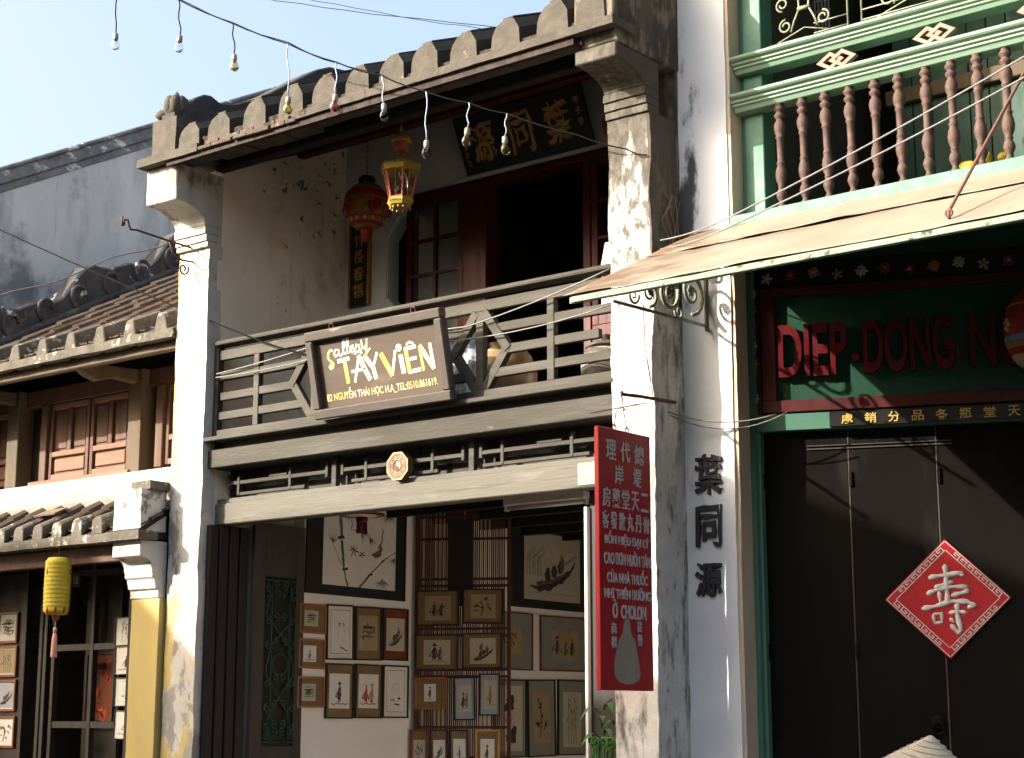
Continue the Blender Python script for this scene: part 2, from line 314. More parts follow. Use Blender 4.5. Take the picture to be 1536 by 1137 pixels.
class MB:
    def __init__(s):
        s.v, s.f, s.mi, s.mats = [], [], [], []

    def mslot(s, m):
        if m is None:
            return 0
        if m not in s.mats:
            s.mats.append(m)
        return s.mats.index(m)

    def add(s, vs, fs, m=None):
        o = len(s.v)
        s.v += [Vector(p) for p in vs]
        k = s.mslot(m)
        for f in fs:
            s.f.append(tuple(i + o for i in f))
            s.mi.append(k)
        return s

    def box(s, x0, x1, y0, y1, z0, z1, m=None, M=None):
        vs = [Vector((x, y, z)) for x in (x0, x1) for y in (y0, y1) for z in (z0, z1)]
        if M is not None:
            vs = [M @ p for p in vs]
        return s.add(vs, [(0, 1, 3, 2), (4, 6, 7, 5), (0, 4, 5, 1), (2, 3, 7, 6), (0, 2, 6, 4), (1, 5, 7, 3)], m)

    def rough(s, x0, x1, y0, y1, z0, z1, step=0.07, amp=0.006, freq=3.0, m=None):
        """a plastered block: six gridded faces pushed about by noise"""
        lo, hi = (x0, y0, z0), (x1, y1, z1)
        n = [max(1, int(round((hi[i] - lo[i]) / step))) for i in range(3)]
        for ax in range(3):
            a, b = [(1, 2), (2, 0), (0, 1)][ax]
            for side in (0, 1):
                vs, fs = [], []
                for i in range(n[a] + 1):
                    for j in range(n[b] + 1):
                        p = [0, 0, 0]
                        p[ax] = (lo, hi)[side][ax]
                        p[a] = lo[a] + (hi[a] - lo[a]) * i / n[a]
                        p[b] = lo[b] + (hi[b] - lo[b]) * j / n[b]
                        q = Vector(p)
                        d = noise.noise_vector(q * freq) * amp + noise.noise_vector(q * freq * 5) * amp * 0.45
                        vs.append(q + d)
                for i in range(n[a]):
                    for j in range(n[b]):
                        k = i * (n[b] + 1) + j
                        f = (k, k + n[b] + 1, k + n[b] + 2, k + 1)
                        fs.append(f if side else f[::-1])
                s.add(vs, fs, m)
        return s

    def prism(s, poly, axis, a, b, m=None, M=None):
        n = len(poly)
        mk = {'x': lambda p, t: (t, p[0], p[1]), 'y': lambda p, t: (p[0], t, p[1]), 'z': lambda p, t: (p[0], p[1], t)}[axis]
        vs = [Vector(mk(p, a)) for p in poly] + [Vector(mk(p, b)) for p in poly]
        if M is not None:
            vs = [M @ p for p in vs]
        fs = [tuple(range(n)), tuple(range(2 * n - 1, n - 1, -1))]
        fs += [(i, i + n, (i + 1) % n + n, (i + 1) % n) for i in range(n)]
        return s.add(vs, fs, m)

    def tube(s, pts, r, n=6, m=None, caps=True):
        pts = [Vector(p) for p in pts]
        rs = r if isinstance(r, (list, tuple)) else [r] * len(pts)
        up = Vector((0.03, 0.05, 1)).normalized()
        rings = []
        ref = None
        for i, p in enumerate(pts):
            d = (pts[min(i + 1, len(pts) - 1)] - pts[max(i - 1, 0)])
            d = d.normalized() if d.length > 1e-9 else Vector((0, 0, 1))
            if ref is None:
                ref = d.cross(up)
                if ref.length < 0.05:
                    ref = d.cross(Vector((1, 0, 0)))
            ref = (ref - d * ref.dot(d)).normalized()
            b = d.cross(ref)
            rings.append([p + (ref * cos(2 * pi * k / n) + b * sin(2 * pi * k / n)) * rs[i] for k in range(n)])
        vs = [q for rg in rings for q in rg]
        fs = []
        for i in range(len(pts) - 1):
            for k in range(n):
                fs.append((i * n + k, i * n + (k + 1) % n, (i + 1) * n + (k + 1) % n, (i + 1) * n + k))
        if caps:
            fs += [tuple(range(n - 1, -1, -1)), tuple((len(pts) - 1) * n + k for k in range(n))]
        return s.add(vs, fs, m)

    def lathe(s, prof, c=(0, 0, 0), n=16, m=None, M=None, ph=0.0):
        c = Vector(c)
        vs, fs = [], []
        for r, z in prof:
            for k in range(n):
                a = 2 * pi * k / n + ph
                p = Vector((r * cos(a), r * sin(a), z))
                vs.append((M @ p if M is not None else p) + c)
        for i in range(len(prof) - 1):
            for k in range(n):
                fs.append((i * n + k, i * n + (k + 1) % n, (i + 1) * n + (k + 1) % n, (i + 1) * n + k))
        fs += [tuple(range(n - 1, -1, -1)), tuple((len(prof) - 1) * n + k for k in range(n))]
        return s.add(vs, fs, m)

    def ball(s, c, r, n=12, m=None, sq=(1, 1, 1)):
        k = max(5, n // 2 + 1)
        prof = [(max(1e-4, sin(pi * i / k)) * r, -cos(pi * i / k) * r) for i in range(k + 1)]
        return s.lathe(prof, c, n, m, Matrix.Diagonal((sq[0], sq[1], sq[2])))

    def ribbon(s, pts, m=None, y=0.0, ax='xz'):
        """flat painted stroke, pts = (x, z, width)"""
        vs, fs = [], []
        for i, (x, z, w) in enumerate(pts):
            x0, z0 = pts[max(i - 1, 0)][:2]
            x1, z1 = pts[min(i + 1, len(pts) - 1)][:2]
            d = Vector((x1 - x0, z1 - z0))
            d = d.normalized() if d.length > 1e-9 else Vector((1, 0))
            nx, nz_ = -d.y * w / 2, d.x * w / 2
            vs += [(x + nx, y, z + nz_), (x - nx, y, z - nz_)]
        for i in range(len(pts) - 1):
            fs.append((2 * i, 2 * i + 1, 2 * i + 3, 2 * i + 2))
        return s.add(vs, fs, m)

    def mesh(s, name, m=None, smooth=False):
        me = bpy.data.meshes.new(name)
        me.from_pydata([tuple(p) for p in s.v], [], s.f)
        ml = s.mats if s.mats else [m]
        for x in ml:
            me.materials.append(x)
        if s.mats:
            for p, k in zip(me.polygons, s.mi):
                p.material_index = k
        if smooth:
            for p in me.polygons:
                p.use_smooth = True
        return me

    def build(s, name, m=None, parent=None, bevel=0, smooth=False, world=True, kind=None, segs=1):
        if parent is not None and world:
            inv = W[parent].inverted()
            s.v = [inv @ (p + SHIFT) for p in s.v]
        me = s.mesh(name, m, smooth)
        o = bpy.data.objects.new(name, me)
        COL.objects.link(o)
        W[o] = Matrix.Identity(4)
        if parent is not None:
            o.parent = parent
            W[o] = W[parent].copy()
        if bevel:
            b = o.modifiers.new('bevel', 'BEVEL')
            b.width, b.segments, b.limit_method, b.angle_limit = bevel, segs, 'ANGLE', radians(40)
        if smooth and not bevel:
            pass
        if kind:
            o['kind'] = kind
        return o

def tag(o, label, cat, group=None):
    o['label'], o['category'] = label, cat
    if group:
        o['group'] = group
    return o

def thing(name, label, cat, loc=(0, 0, 0), M=None, group=None):
    o = bpy.data.objects.new(name, None)
    o.empty_display_size = 0.1
    COL.objects.link(o)
    X = M if M is not None else Matrix.Translation(loc)
    o.matrix_basis = X
    W[o] = X.copy()
    return tag(o, label, cat, group)

def part(name, parent):
    """an empty part that gathers sub-parts"""
    o = bpy.data.objects.new(name, None)
    o.empty_display_size = 0.05
    COL.objects.link(o)
    o.parent = parent
    W[o] = W[parent].copy()
    return o

def inst(name, me, parent, X, mat_=None):
    """one more object on a shared mesh; X is its world matrix"""
    o = bpy.data.objects.new(name, me)
    COL.objects.link(o)
    if parent is not None:
        o.parent = parent
        o.matrix_basis = W[parent].inverted() @ X
    else:
        o.matrix_basis = X
    W[o] = X.copy()
    return o

T = Matrix.Translation
def RZ(a): return Matrix.Rotation(a, 4, 'Z')
def RX(a): return Matrix.Rotation(a, 4, 'X')
def RY(a): return Matrix.Rotation(a, 4, 'Y')
RXP = RX(pi / 2)
tcount = [0]

def text(body, name, m, parent, X, w=None, h=None, depth=0.004, bold=0.0, vfit=True, shear=0.0, brush=0.0):
    """lettering as a real mesh: X maps local x right, z up, -y outward; fitted into w by h, centred"""
    c = bpy.data.curves.new('lettering', 'FONT')
    c.body = body
    c.extrude = 0.02
    c.offset = bold
    c.shear = shear
    o = bpy.data.objects.new('lettering', c)
    COL.objects.link(o)
    bpy.context.view_layer.update()
    me = bpy.data.meshes.new_from_object(o.evaluated_get(bpy.context.evaluated_depsgraph_get()))
    bpy.data.objects.remove(o)
    bpy.data.curves.remove(c)
    xs = [v.co.x for v in me.vertices]
    ys = [v.co.y for v in me.vertices]
    if not xs:
        return None
    cx, cy = (min(xs) + max(xs)) / 2, (min(ys) + max(ys)) / 2
    bw, bh = max(xs) - min(xs), max(ys) - min(ys)
    sx = w / bw if w else None
    sy = h / bh if h else None
    sx = sx or sy
    sy = sy or sx
    for v in me.vertices:
        x, y, z = v.co
        v.co = ((x - cx) * sx, -(z + 0.02) / 0.04 * depth, (y - cy) * sy)
    if brush:
        # brush-written look: finer outline pushed about by noise
        bm = bmesh.new()
        bm.from_mesh(me)
        bmesh.ops.remove_doubles(bm, verts=bm.verts, dist=1e-6)
        bmesh.ops.subdivide_edges(bm, edges=[e for e in bm.edges if e.calc_length() > 0.05 * (h or w)], cuts=2)
        hh = h or w
        for v in bm.verts:
            q = Vector((v.co.x / hh * 7, 3.3 * len(body) + X.translation.x * 5, v.co.z / hh * 7))
            d = noise.noise_vector(q) * brush * hh
            v.co.x += d.x
            v.co.z += d.z
        bm.to_mesh(me)
        bm.free()
    me.materials.clear()
    me.materials.append(m)
    return inst(name, me, parent, X)

def spiral(cx, cz, r0, r1, a0, turns, y=0.0, n=18):
    return [(cx + (r0 + (r1 - r0) * i / n) * cos(a0 + turns * 2 * pi * i / n), y,
             cz + (r0 + (r1 - r0) * i / n) * sin(a0 + turns * 2 * pi * i / n)) for i in range(n + 1)]

def sag(a, b, drop, n=14, wob=0.0):
    a, b = Vector(a), Vector(b)
    return [a.lerp(b, i / n) + Vector((0, 0, -4 * drop * (i / n) * (1 - i / n))) + (noise.noise_vector(Vector((i * 1.7, a.x, a.z))) * wob) for i in range(n + 1)]

# ================================================================== setting
street = MB().box(-300, 300, -300, -0.45, -0.3, -0.12).build('street', m_street)
street['kind'] = 'structure'
pave = MB().box(-300, 300, -0.45, 300, -0.3, 0.0).build('pavement', m_pave)
pave['kind'] = 'structure'

# ================================================================== gallery house
GH = thing('gallery_house', 'two-storey whitewashed gallery house with timber balcony and tiled eave', 'house', (2, 0.5, 0))
# --- left pillar: shaft, bands, corbel
pl = part('pillar', GH)
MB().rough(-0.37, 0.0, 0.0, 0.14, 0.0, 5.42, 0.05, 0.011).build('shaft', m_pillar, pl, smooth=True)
MB().rough(-0.365, -0.006, 0.10, 6.0, 0.0, 7.9 * 0 + 6.02, 0.14, 0.008, 2).build('party_wall', m_party, GH, smooth=True)
def corbel(parent, x0, x1, zb, zt, yf, m, bands):
    for k, (za, zc, pr) in enumerate(bands):
        MB().rough(x0 - 0.008, x1 + 0.004, -pr, 0.12, za, zc, 0.06, 0.004).build('band', m, parent, smooth=True)
    z0 = bands[-1][1]
    y0 = -bands[-1][2]
    poly = [(0.13, z0)] + [(y0, z0)]
    for i in range(1, 9):
        t = i / 8
        a = t * pi / 2
        poly.append((y0 + (yf + 0.03 - y0) * (1 - cos(a)), z0 + (zb - z0) * sin(a)))
    poly += [(yf, zb), (yf, zt), (0.13, zt)]
    MB().prism(poly, 'x', x0 - 0.004, x1 + 0.002).build('corbel', m, parent, bevel=0.008)
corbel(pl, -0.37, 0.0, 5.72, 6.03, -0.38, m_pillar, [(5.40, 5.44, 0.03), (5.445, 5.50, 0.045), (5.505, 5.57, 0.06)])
def rz_(y): return 6.08 + 0.42 * (y + 0.43)
# --- right column
pr = part('pillar', GH)
MB().prism([(0.12, 6.0), (0.12, rz_(0.12) - 0.03), (3.6, rz_(3.6) - 0.03), (3.6, 6.0)], 'x', -0.362, -0.008).build('party_wall', m_party, GH)
MB().rough(4.03, 4.36, 0.0, 0.36, 0.0, 5.60, 0.045, 0.016).build('shaft', m_col, pr, smooth=True)
corbel(pr, 4.03, 4.36, 5.86, 5.96, -0.38, m_col, [(5.58, 5.63, 0.02), (5.635, 5.69, 0.035), (5.695, 5.75, 0.05)])
MB().rough(4.045, 4.360, 0.33, 6.0, 0.0, 5.97, 0.11, 0.008, 2.5).build('party_wall', m_moss, GH, smooth=True)
MB().prism([(-0.36, 5.965), (-0.42, 6.12), (-0.42, 6.55), (3.6, 8.35), (3.6, 5.965)], 'x', 4.05, 4.372).build('parapet', m_moss, GH, bevel=0.01)

# --- roof
def rz(y): return 6.08 + 0.42 * (y + 0.43)
roof = part('roof', GH)
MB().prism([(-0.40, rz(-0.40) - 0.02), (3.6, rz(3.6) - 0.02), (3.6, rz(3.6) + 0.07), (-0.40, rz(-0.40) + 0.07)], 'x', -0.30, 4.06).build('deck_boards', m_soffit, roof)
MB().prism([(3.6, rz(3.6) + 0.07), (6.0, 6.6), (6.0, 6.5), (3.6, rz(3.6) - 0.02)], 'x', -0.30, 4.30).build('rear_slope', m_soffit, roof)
RIDGE = Matrix.Rotation(math.atan(0.42), 4, 'X')
capx = [0.21, 0.56, 0.96, 1.37, 1.73, 2.07, 2.41, 2.74, 3.09, 3.47, 3.88, 4.20]
capprof = [(-0.135, 0.0), (-0.132, 0.06)]
for i in range(1, 11):
    a = pi - i * pi * 0.62 / 10
    capprof.append((0.012 + cos(a) * 0.142, 0.085 + sin(a) * 0.150))
capprof += [(0.112, 0.15), (0.120, 0.0)]
SL = Matrix(((1, 0, 0, 0), (0, 1, 0, 0), (0, 0.42, 1, 0), (0, 0, 0, 1)))
for i, cx_ in enumerate(capx):
    k = random.uniform(0.93, 1.08)
    j = 1.0 if i > 1 else 0.85
    prof = [(cx_ + a * k, 6.10 + b * k * j + random.uniform(-0.004, 0.004)) for a, b in capprof]
    # mortar block with its sloping back: front face at the eave, rising with the roof
    pts = []
    y0 = -0.43 + random.uniform(-0.01, 0.01)
    mb = MB()
    n = len(prof)
    vs = [Vector((a, y0, b)) for a, b in prof] + [Vector((a, 1.6, b + 0.42 * (1.6 - y0))) for a, b in prof]
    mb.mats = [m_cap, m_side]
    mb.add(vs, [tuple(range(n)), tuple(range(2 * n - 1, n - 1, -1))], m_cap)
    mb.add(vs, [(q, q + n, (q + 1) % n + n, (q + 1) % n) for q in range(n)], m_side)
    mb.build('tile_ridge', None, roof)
    # thin cover tile on the ridge
    top = max(b for a, b in prof)
    MB().prism([(y0 + 0.01, top + 0.001), (0.9, top + 0.42 * (0.9 - y0) - 0.004), (0.9, top + 0.42 * (0.9 - y0) + 0.010), (y0 + 0.01, top + 0.012)], 'x',
               cx_ - 0.035 * k, cx_ + 0.055 * k).build('cover_tile', m_tile, roof)
MB().rough(-0.24, 0.05, -0.45, 0.2, 6.10, 6.40, 0.07, 0.006).build('corner_block', m_cap, roof, smooth=True)
# eave mortar: plain strip on the right, broken flat tiles on the left
MB().rough(1.44, 4.40, -0.47, -0.20, 6.045, 6.105, 0.06, 0.006).build('eave_strip', m_cap, roof, smooth=True)
MB().rough(-0.40, 0.34, -0.47, -0.20, 6.03, 6.10, 0.06, 0.005).build('eave_strip', m_cap, roof, smooth=True)
x = 0.345
while x < 1.43:
    w_ = random.uniform(0.14, 0.26)
    for lay in (0, 1):
        a = x + random.uniform(0, 0.03) + lay * 0.05
        MB().box(a, min(a + w_ - 0.008, 1.455), -0.475 + lay * 0.02 + random.uniform(-0.008, 0.008), -0.15, 6.028 + lay * 0.038 + random.uniform(-0.004, 0.004), 6.060 + lay * 0.038,
                 ).build('eave_tile', m_tile if (lay + int(w_ * 100)) % 2 else m_cap, roof, bevel=0.004)
    x += w_
MB().box(-0.06, 4.06, -0.44, -0.40, 5.99, 6.044).build('eave_batten', m_soffit, roof)
# loose tile scraps lodged between the ridges
for a, b in ((0.40, 0.03), (0.79, 0.025), (2.28, 0.02), (3.31, 0.022), (3.70, 0.02)):
    MB().box(-b, b, -0.02, 0.02, -0.012, 0.012, M=T((a, -0.42, 6.125)) @ RZ(0.5) @ RY(0.6)).build('tile_scrap', m_tile, roof, bevel=0.004)
# rafters and eave purlin
for i in range(13):
    a = 0.02 + i * 0.335
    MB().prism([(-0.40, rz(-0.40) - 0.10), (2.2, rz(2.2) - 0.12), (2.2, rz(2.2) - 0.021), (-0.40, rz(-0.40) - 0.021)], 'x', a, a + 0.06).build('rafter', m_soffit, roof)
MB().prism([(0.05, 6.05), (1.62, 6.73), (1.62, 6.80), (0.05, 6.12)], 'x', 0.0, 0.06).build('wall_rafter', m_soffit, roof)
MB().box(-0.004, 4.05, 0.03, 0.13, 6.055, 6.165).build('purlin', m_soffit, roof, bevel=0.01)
MB().box(-0.004, 4.05, 0.96, 1.05, 6.42, 6.52).build('purlin', m_redwood, roof, bevel=0.01)
# verge with its wave and lotus bud
wave = [(-0.16, 6.60), (-0.04, 6.73), (0.06, 6.79), (0.14, 6.80), (0.24, 6.765), (0.40, 6.80), (0.60, 6.90), (0.80, 7.02), (1.00, 7.16), (1.20, 7.30), (1.38, 7.42),
        (1.55, 7.50), (1.75, 7.53), (1.95, 7.50), (2.2, 7.46), (2.6, 7.56), (3.2, 7.85), (3.6, 8.0)]
MB().prism([(-0.16, 6.12)] + wave + [(3.6, 7.0)], 'x', -0.39, -0.20).build('verge', m_gvrg, roof, bevel=0.012)
bud = MB()
for k in range(7):
    a = k * 2 * pi / 7
    bud.ball((0.045 * cos(a), 0.045 * sin(a), 0.055), 0.045, 8, sq=(0.9, 0.9, 1.5))
bud.lathe([(0.03, -0.03), (0.07, 0.0), (0.075, 0.05), (0.05, 0.10), (0.02, 0.13), (0.004, 0.155)], n=10)
bud.ball((-0.09, -0.03, 0.015), 0.04, 8, sq=(1.6, 1, 0.8))
bo = bud.build('lotus_bud', m_cap, None, smooth=True)
bo.parent = roof
bo.matrix_basis = W[roof].inverted() @ T((-0.30, -0.16, 6.56)) @ Matrix.Scale(1.35, 4)
MB().rough(-0.38, -0.22, -0.24, -0.04, 6.35, 6.55, 0.06, 0.008).build('bud_base', m_gvrg, roof, smooth=True)

# --- balcony deck
MB().box(0.0, 4.04, 0.0, 0.30, 3.765, 3.80).build('deck_ledge', m_taupe, GH, bevel=0.006)
MB().box(0.0, 4.04, 0.055, 0.30, 3.555, 3.70).build('deck_beam', m_taupe, GH, bevel=0.006)
MB().box(0.004, 4.04, 0.12, 0.28, 3.70, 3.765).build('deck_packing', m_darkwood, GH)
MB().box(0.0, 4.04, 0.28, 1.62, 3.62, 3.78).build('deck_floor', m_darkwood, GH)
for i in range(11):
    a = 0.2 + i * 0.36
    MB().box(a, a + 0.07, 0.30, 1.6, 3.50, 3.62).build('deck_joist', m_darkwood, GH)

# --- railing
rail = part('railing', GH)
RY0, RY1 = 0.10, 0.145
def bar(name, x0, x1, z0, z1, y0=RY0, y1=RY1, m=m_taupe, par=rail, bev=0.004):
    return MB().box(x0, x1, y0, y1, z0, z1).build(name, m, par, bevel=bev)
MB().prism([(0.06, 4.565), (0.055, 4.585), (0.075, 4.605), (0.17, 4.605), (0.19, 4.585), (0.185, 4.565)], 'x', 0.03, 4.035).build('handrail', m_taupe, rail, bevel=0.003)
bar('post', 0.0, 0.055, 3.80, 4.565, 0.09, 0.155)
bar('post', 3.975, 4.032, 3.80, 4.565, 0.09, 0.155)
bar('top_rail', 0.056, 3.974, 4.445, 4.525)
bar('bottom_rail', 0.056, 3.974, 3.801, 3.865, 0.085, 0.16)
zb = [(4.275, 4.340), (4.110, 4.175), (3.950, 4.015)]
verts = [0.47, 3.42]
XC = (1.155, 2.815)
HW = 0.245
for k, (za, zc) in enumerate(zb):
    mid = (za + zc) / 2
    off = abs(mid - 4.155) / 0.29 * HW          # where the diamond stands at this height
    bar('slat', 0.056 if k != 1 else 0.075, XC[0] - HW + off - 0.02, za, zc)
    bar('slat', XC[1] + HW - off + 0.02, 3.974 if k != 1 else 3.86, za, zc)
    bar('slat', XC[0] + HW - off + 0.02, XC[1] - HW + off - 0.02, za, zc)
for vx in verts:
    bar('upright', vx, vx + 0.062, 3.866, 4.444, RY0 - 0.006, RY1 + 0.004)
for xc in XC:
    bar('upright', xc - 0.035, xc + 0.035, 3.866, 4.444, RY0 - 0.006, RY1 + 0.004)
    for sx in (-1, 1):
        for sz in (-1, 1):
            a = Vector((xc + sx * 0.035, 0, 4.155 + sz * 0.285))
            b = Vector((xc + sx * HW, 0, 4.155))
            d = (b - a).normalized()
            nrm = Vector((-d.z, 0, d.x)) * 0.034
            MB().prism([(p.x, p.z) for p in (a + nrm, b + nrm + d * 0.02, b - nrm + d * 0.02, a - nrm)], 'y', RY0 - 0.003 * (sz + 2), RY1 + 0.002 * (sx + 2)).build('brace', m_taupe, rail, bevel=0.003)

# --- lintel, transom grille
MB().box(0.0, 4.03, 0.15, 0.30, 3.105, 3.275).build('lintel', m_lintel, GH, bevel=0.008)
MB().box(0.0, 4.03, 0.175, 0.29, 3.275, 3.315).build('lintel_cap', m_lintel, GH, bevel=0.005)
gr = part('transom_grille', GH)
GY0, GY1 = 0.20, 0.235
def gbar(x0, x1, z0, z1, dy=0.0):
    return MB().box(x0, x1, GY0 - dy, GY1 + dy, z0, z1).build('bar', m_taupe, gr, bevel=0.003)
for a, b in ((1.265, 1.315), (2.635, 2.685)):
    gbar(a, b, 3.316, 3.55, 0.006)
for s0, s1, inner in ((0.09, 1.22, 1), (1.36, 2.59, 0), (2.73, 3.95, -1)):
    gbar(s0, s1, 3.425, 3.455)
    L_ = s1 - s0
    gbar(s0 + 0.03 + 0.08 * (inner >= 0), s1 - 0.25, 3.335, 3.36)
    for t in ((0.10, 0.62) if inner == 1 else (0.20, 0.74) if inner == 0 else (0.16, 0.66, 0.90)):
        gbar(s0 + t * L_, s0 + t * L_ + 0.03, 3.34, 3.51, 0.004)
    gbar(s0 + 0.42 * L_, s0 + 0.60 * L_, 3.456, 3.475, -0.004)
    for e in (s0 - 0.002, s1 - 0.028):
        gbar(e, e + 0.03, 3.40, 3.51, 0.003)
MB().box(0.0, 4.03, 0.31, 0.33, 3.316, 3.61).build('transom_board', m_darkwood, GH)
# --- balcony back wall with door, casements and octagon window
BW = 1.60
bw = part('back_wall', GH)
def wallbox(x0, x1, z0, z1, m=m_back):
    return MB().box(x0, x1, BW, BW + 0.14, z0, z1).build('wall_panel', m, bw)
# the octagon opening: the wall is cut round it
OX0, OX1, OZ0, OZ1, CH = 0.52, 1.02, 5.06, 5.90, 0.13
wallbox(-0.01, OX0, 3.78, 6.86)
wallbox(OX0, 4.04, 6.07, 6.86)
wallbox(OX0, 0.745, OZ1, 6.07)
wallbox(OX0, 0.745, 3.78, OZ0)
MB().prism([(OX0, OZ1), (OX0, OZ1 - CH * 1.4), (OX0 + CH, OZ1)], 'y', BW, BW + 0.14).build('wall_panel', m_back, bw)
MB().prism([(OX0, OZ0), (OX0 + CH, OZ0), (OX0, OZ0 + CH)], 'y', BW, BW + 0.14).build('wall_panel', m_back, bw)
wallbox(2.93, 4.04, 3.78, 6.07)
trim = [(OX0 - 0.03, OZ0 + CH), (OX0 - 0.03, OZ1 - CH * 1.4 + 0.01), (OX0 + CH - 0.015, OZ1 + 0.035), (0.745, OZ1 + 0.035)]
tb = MB()
for a, b in zip(trim, trim[1:]):
    tb.ribbon([(a[0], a[1], 0.045), (b[0], b[1], 0.045)], None, BW - 0.006)
for a, b in zip(trim, trim[1:]):
    d = (Vector(b) - Vector(a)).normalized()
    nrm = Vector((-d.y, d.x)) * 0.022
    A, B = Vector(a), Vector(b)
    tb.prism([tuple(A + nrm), tuple(B + nrm), tuple(B - nrm), tuple(A - nrm)], 'y', BW - 0.012, BW + 0.01)
tb.build('window_trim', m_back, bw, bevel=0.003)
def casement(x0, x1, z0, z1, cols, rows, y=BW - 0.02):
    c = part('casement', GH)
    fw = 0.06
    MB().box(x0, x0 + fw, y, y + 0.05, z0, z1).build('stile', m_redwood, c, bevel=0.004)
    MB().box(x1 - fw, x1, y, y + 0.05, z0, z1).build('stile', m_redwood, c, bevel=0.004)
    MB().box(x0 + fw, x1 - fw, y, y + 0.05, z1 - fw, z1).build('top_rail', m_redwood, c, bevel=0.004)
    MB().box(x0 + fw, x1 - fw, y, y + 0.05, z0, z0 + 0.10).build('bottom_rail', m_redwood, c, bevel=0.004)
    gw = 0.028
    for i in range(1, cols):
        a = x0 + fw + (x1 - x0 - 2 * fw) * i / cols
        MB().box(a - gw / 2, a + gw / 2, y + 0.004, y + 0.046, z0 + 0.10, z1 - fw).build('mullion', m_redwood, c)
    for j in range(1, rows):
        a = z0 + 0.1 + (z1 - fw - z0 - 0.1) * j / rows
        MB().box(x0 + fw, x1 - fw, y + 0.007, y + 0.043, a - gw / 2, a + gw / 2).build('muntin', m_redwood, c)
    for i in range(cols):
        for j in range(rows):
            a0 = x0 + fw + (x1 - x0 - 2 * fw) * i / cols
            a1 = x0 + fw + (x1 - x0 - 2 * fw) * (i + 1) / cols
            b0 = z0 + 0.1 + (z1 - fw - z0 - 0.1) * j / rows
            b1 = z0 + 0.1 + (z1 - fw - z0 - 0.1) * (j + 1) / rows
            MB().box(a0, a1, y + 0.022, y + 0.026, b0, b1).build('pane', m_pane, c)
    return c
casement(0.75, 1.40, 4.62, 6.00, 2, 4)
casement(2.74, 3.40, 4.62, 6.00, 2, 4)
MB().box(0.75, 1.40, BW - 0.02, BW + 0.12, 3.79, 4.62).build('dado_panel', m_redwood, GH, bevel=0.004)
MB().box(0.75, 1.40, BW + 0.15, BW + 0.17, 4.62, 6.0).build('curtain', m_paperl, GH)
MB().box(1.405, 1.66, BW - 0.03, BW + 0.15, 3.79, 6.0).build('door_jamb', m_redwood, GH, bevel=0.006)
MB().box(2.66, 2.735, BW - 0.03, BW + 0.15, 3.79, 6.0).build('door_jamb', m_redwood, GH, bevel=0.006)
MB().box(0.74, 3.42, BW - 0.035, BW + 0.15, 6.0, 6.065).build('door_head', m_redwood, GH, bevel=0.006)
MB().box(2.74, 3.40, BW - 0.02, BW + 0.12, 3.79, 4.62).build('dado_panel', m_redwood, GH, bevel=0.004)
MB().box(1.28, 3.10, BW - 0.012, BW + 0.02, 6.066, 6.11).build('board_ledge', m_white, GH, bevel=0.004)
# upper room
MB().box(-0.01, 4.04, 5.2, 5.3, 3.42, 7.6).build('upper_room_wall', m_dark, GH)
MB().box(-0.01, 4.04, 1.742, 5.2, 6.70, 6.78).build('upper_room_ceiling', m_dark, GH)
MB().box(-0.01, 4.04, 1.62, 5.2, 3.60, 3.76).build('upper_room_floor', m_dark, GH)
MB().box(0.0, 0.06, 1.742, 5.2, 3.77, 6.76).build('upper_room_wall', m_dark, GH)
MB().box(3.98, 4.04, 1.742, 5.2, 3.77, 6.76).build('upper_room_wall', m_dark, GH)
# --- ground floor shop
MB().box(-0.005, 0.12, 1.05, 5.3, 0.0, 3.45).build('shop_wall', m_white, GH)
MB().box(0.12, 4.04, 5.15, 5.3, 0.0, 3.45).build('shop_wall', m_white, GH)
MB().box(3.93, 4.04, 0.5, 5.15, 0.0, 3.45).build('shop_wall', m_white, GH)
MB().box(0.0, 4.04, 0.32, 5.3, 3.44, 3.49).build('shop_ceiling', m_darkwood, GH)
MB().box(0.0, 4.04, 0.0, 5.3, -0.1, 0.14).build('shop_floor', m_floor, GH)
for i in range(7):
    MB().box(0.12, 3.93, 0.75 + i * 0.65, 0.83 + i * 0.65, 3.33, 3.44).build('ceiling_beam', m_darkwood, GH)
# folded timber shutters at the left of the opening
for i in range(4):
    MB().box(0.004 + 0.012 * i, 0.05 + 0.012 * i, 0.07 + i * 0.10, 0.16 + i * 0.10, 0.14, 3.10).build('shutter_board', m_darkwood, GH, bevel=0.006)
MB().box(3.60, 3.93, 0.33, 0.37, 0.14, 3.10).build('shutter_board', m_darkwood, GH, bevel=0.006)
MB().box(3.575, 3.60, 0.30, 0.36, 0.14, 3.00).build('white_door_edge', m_tubew, GH, bevel=0.003)
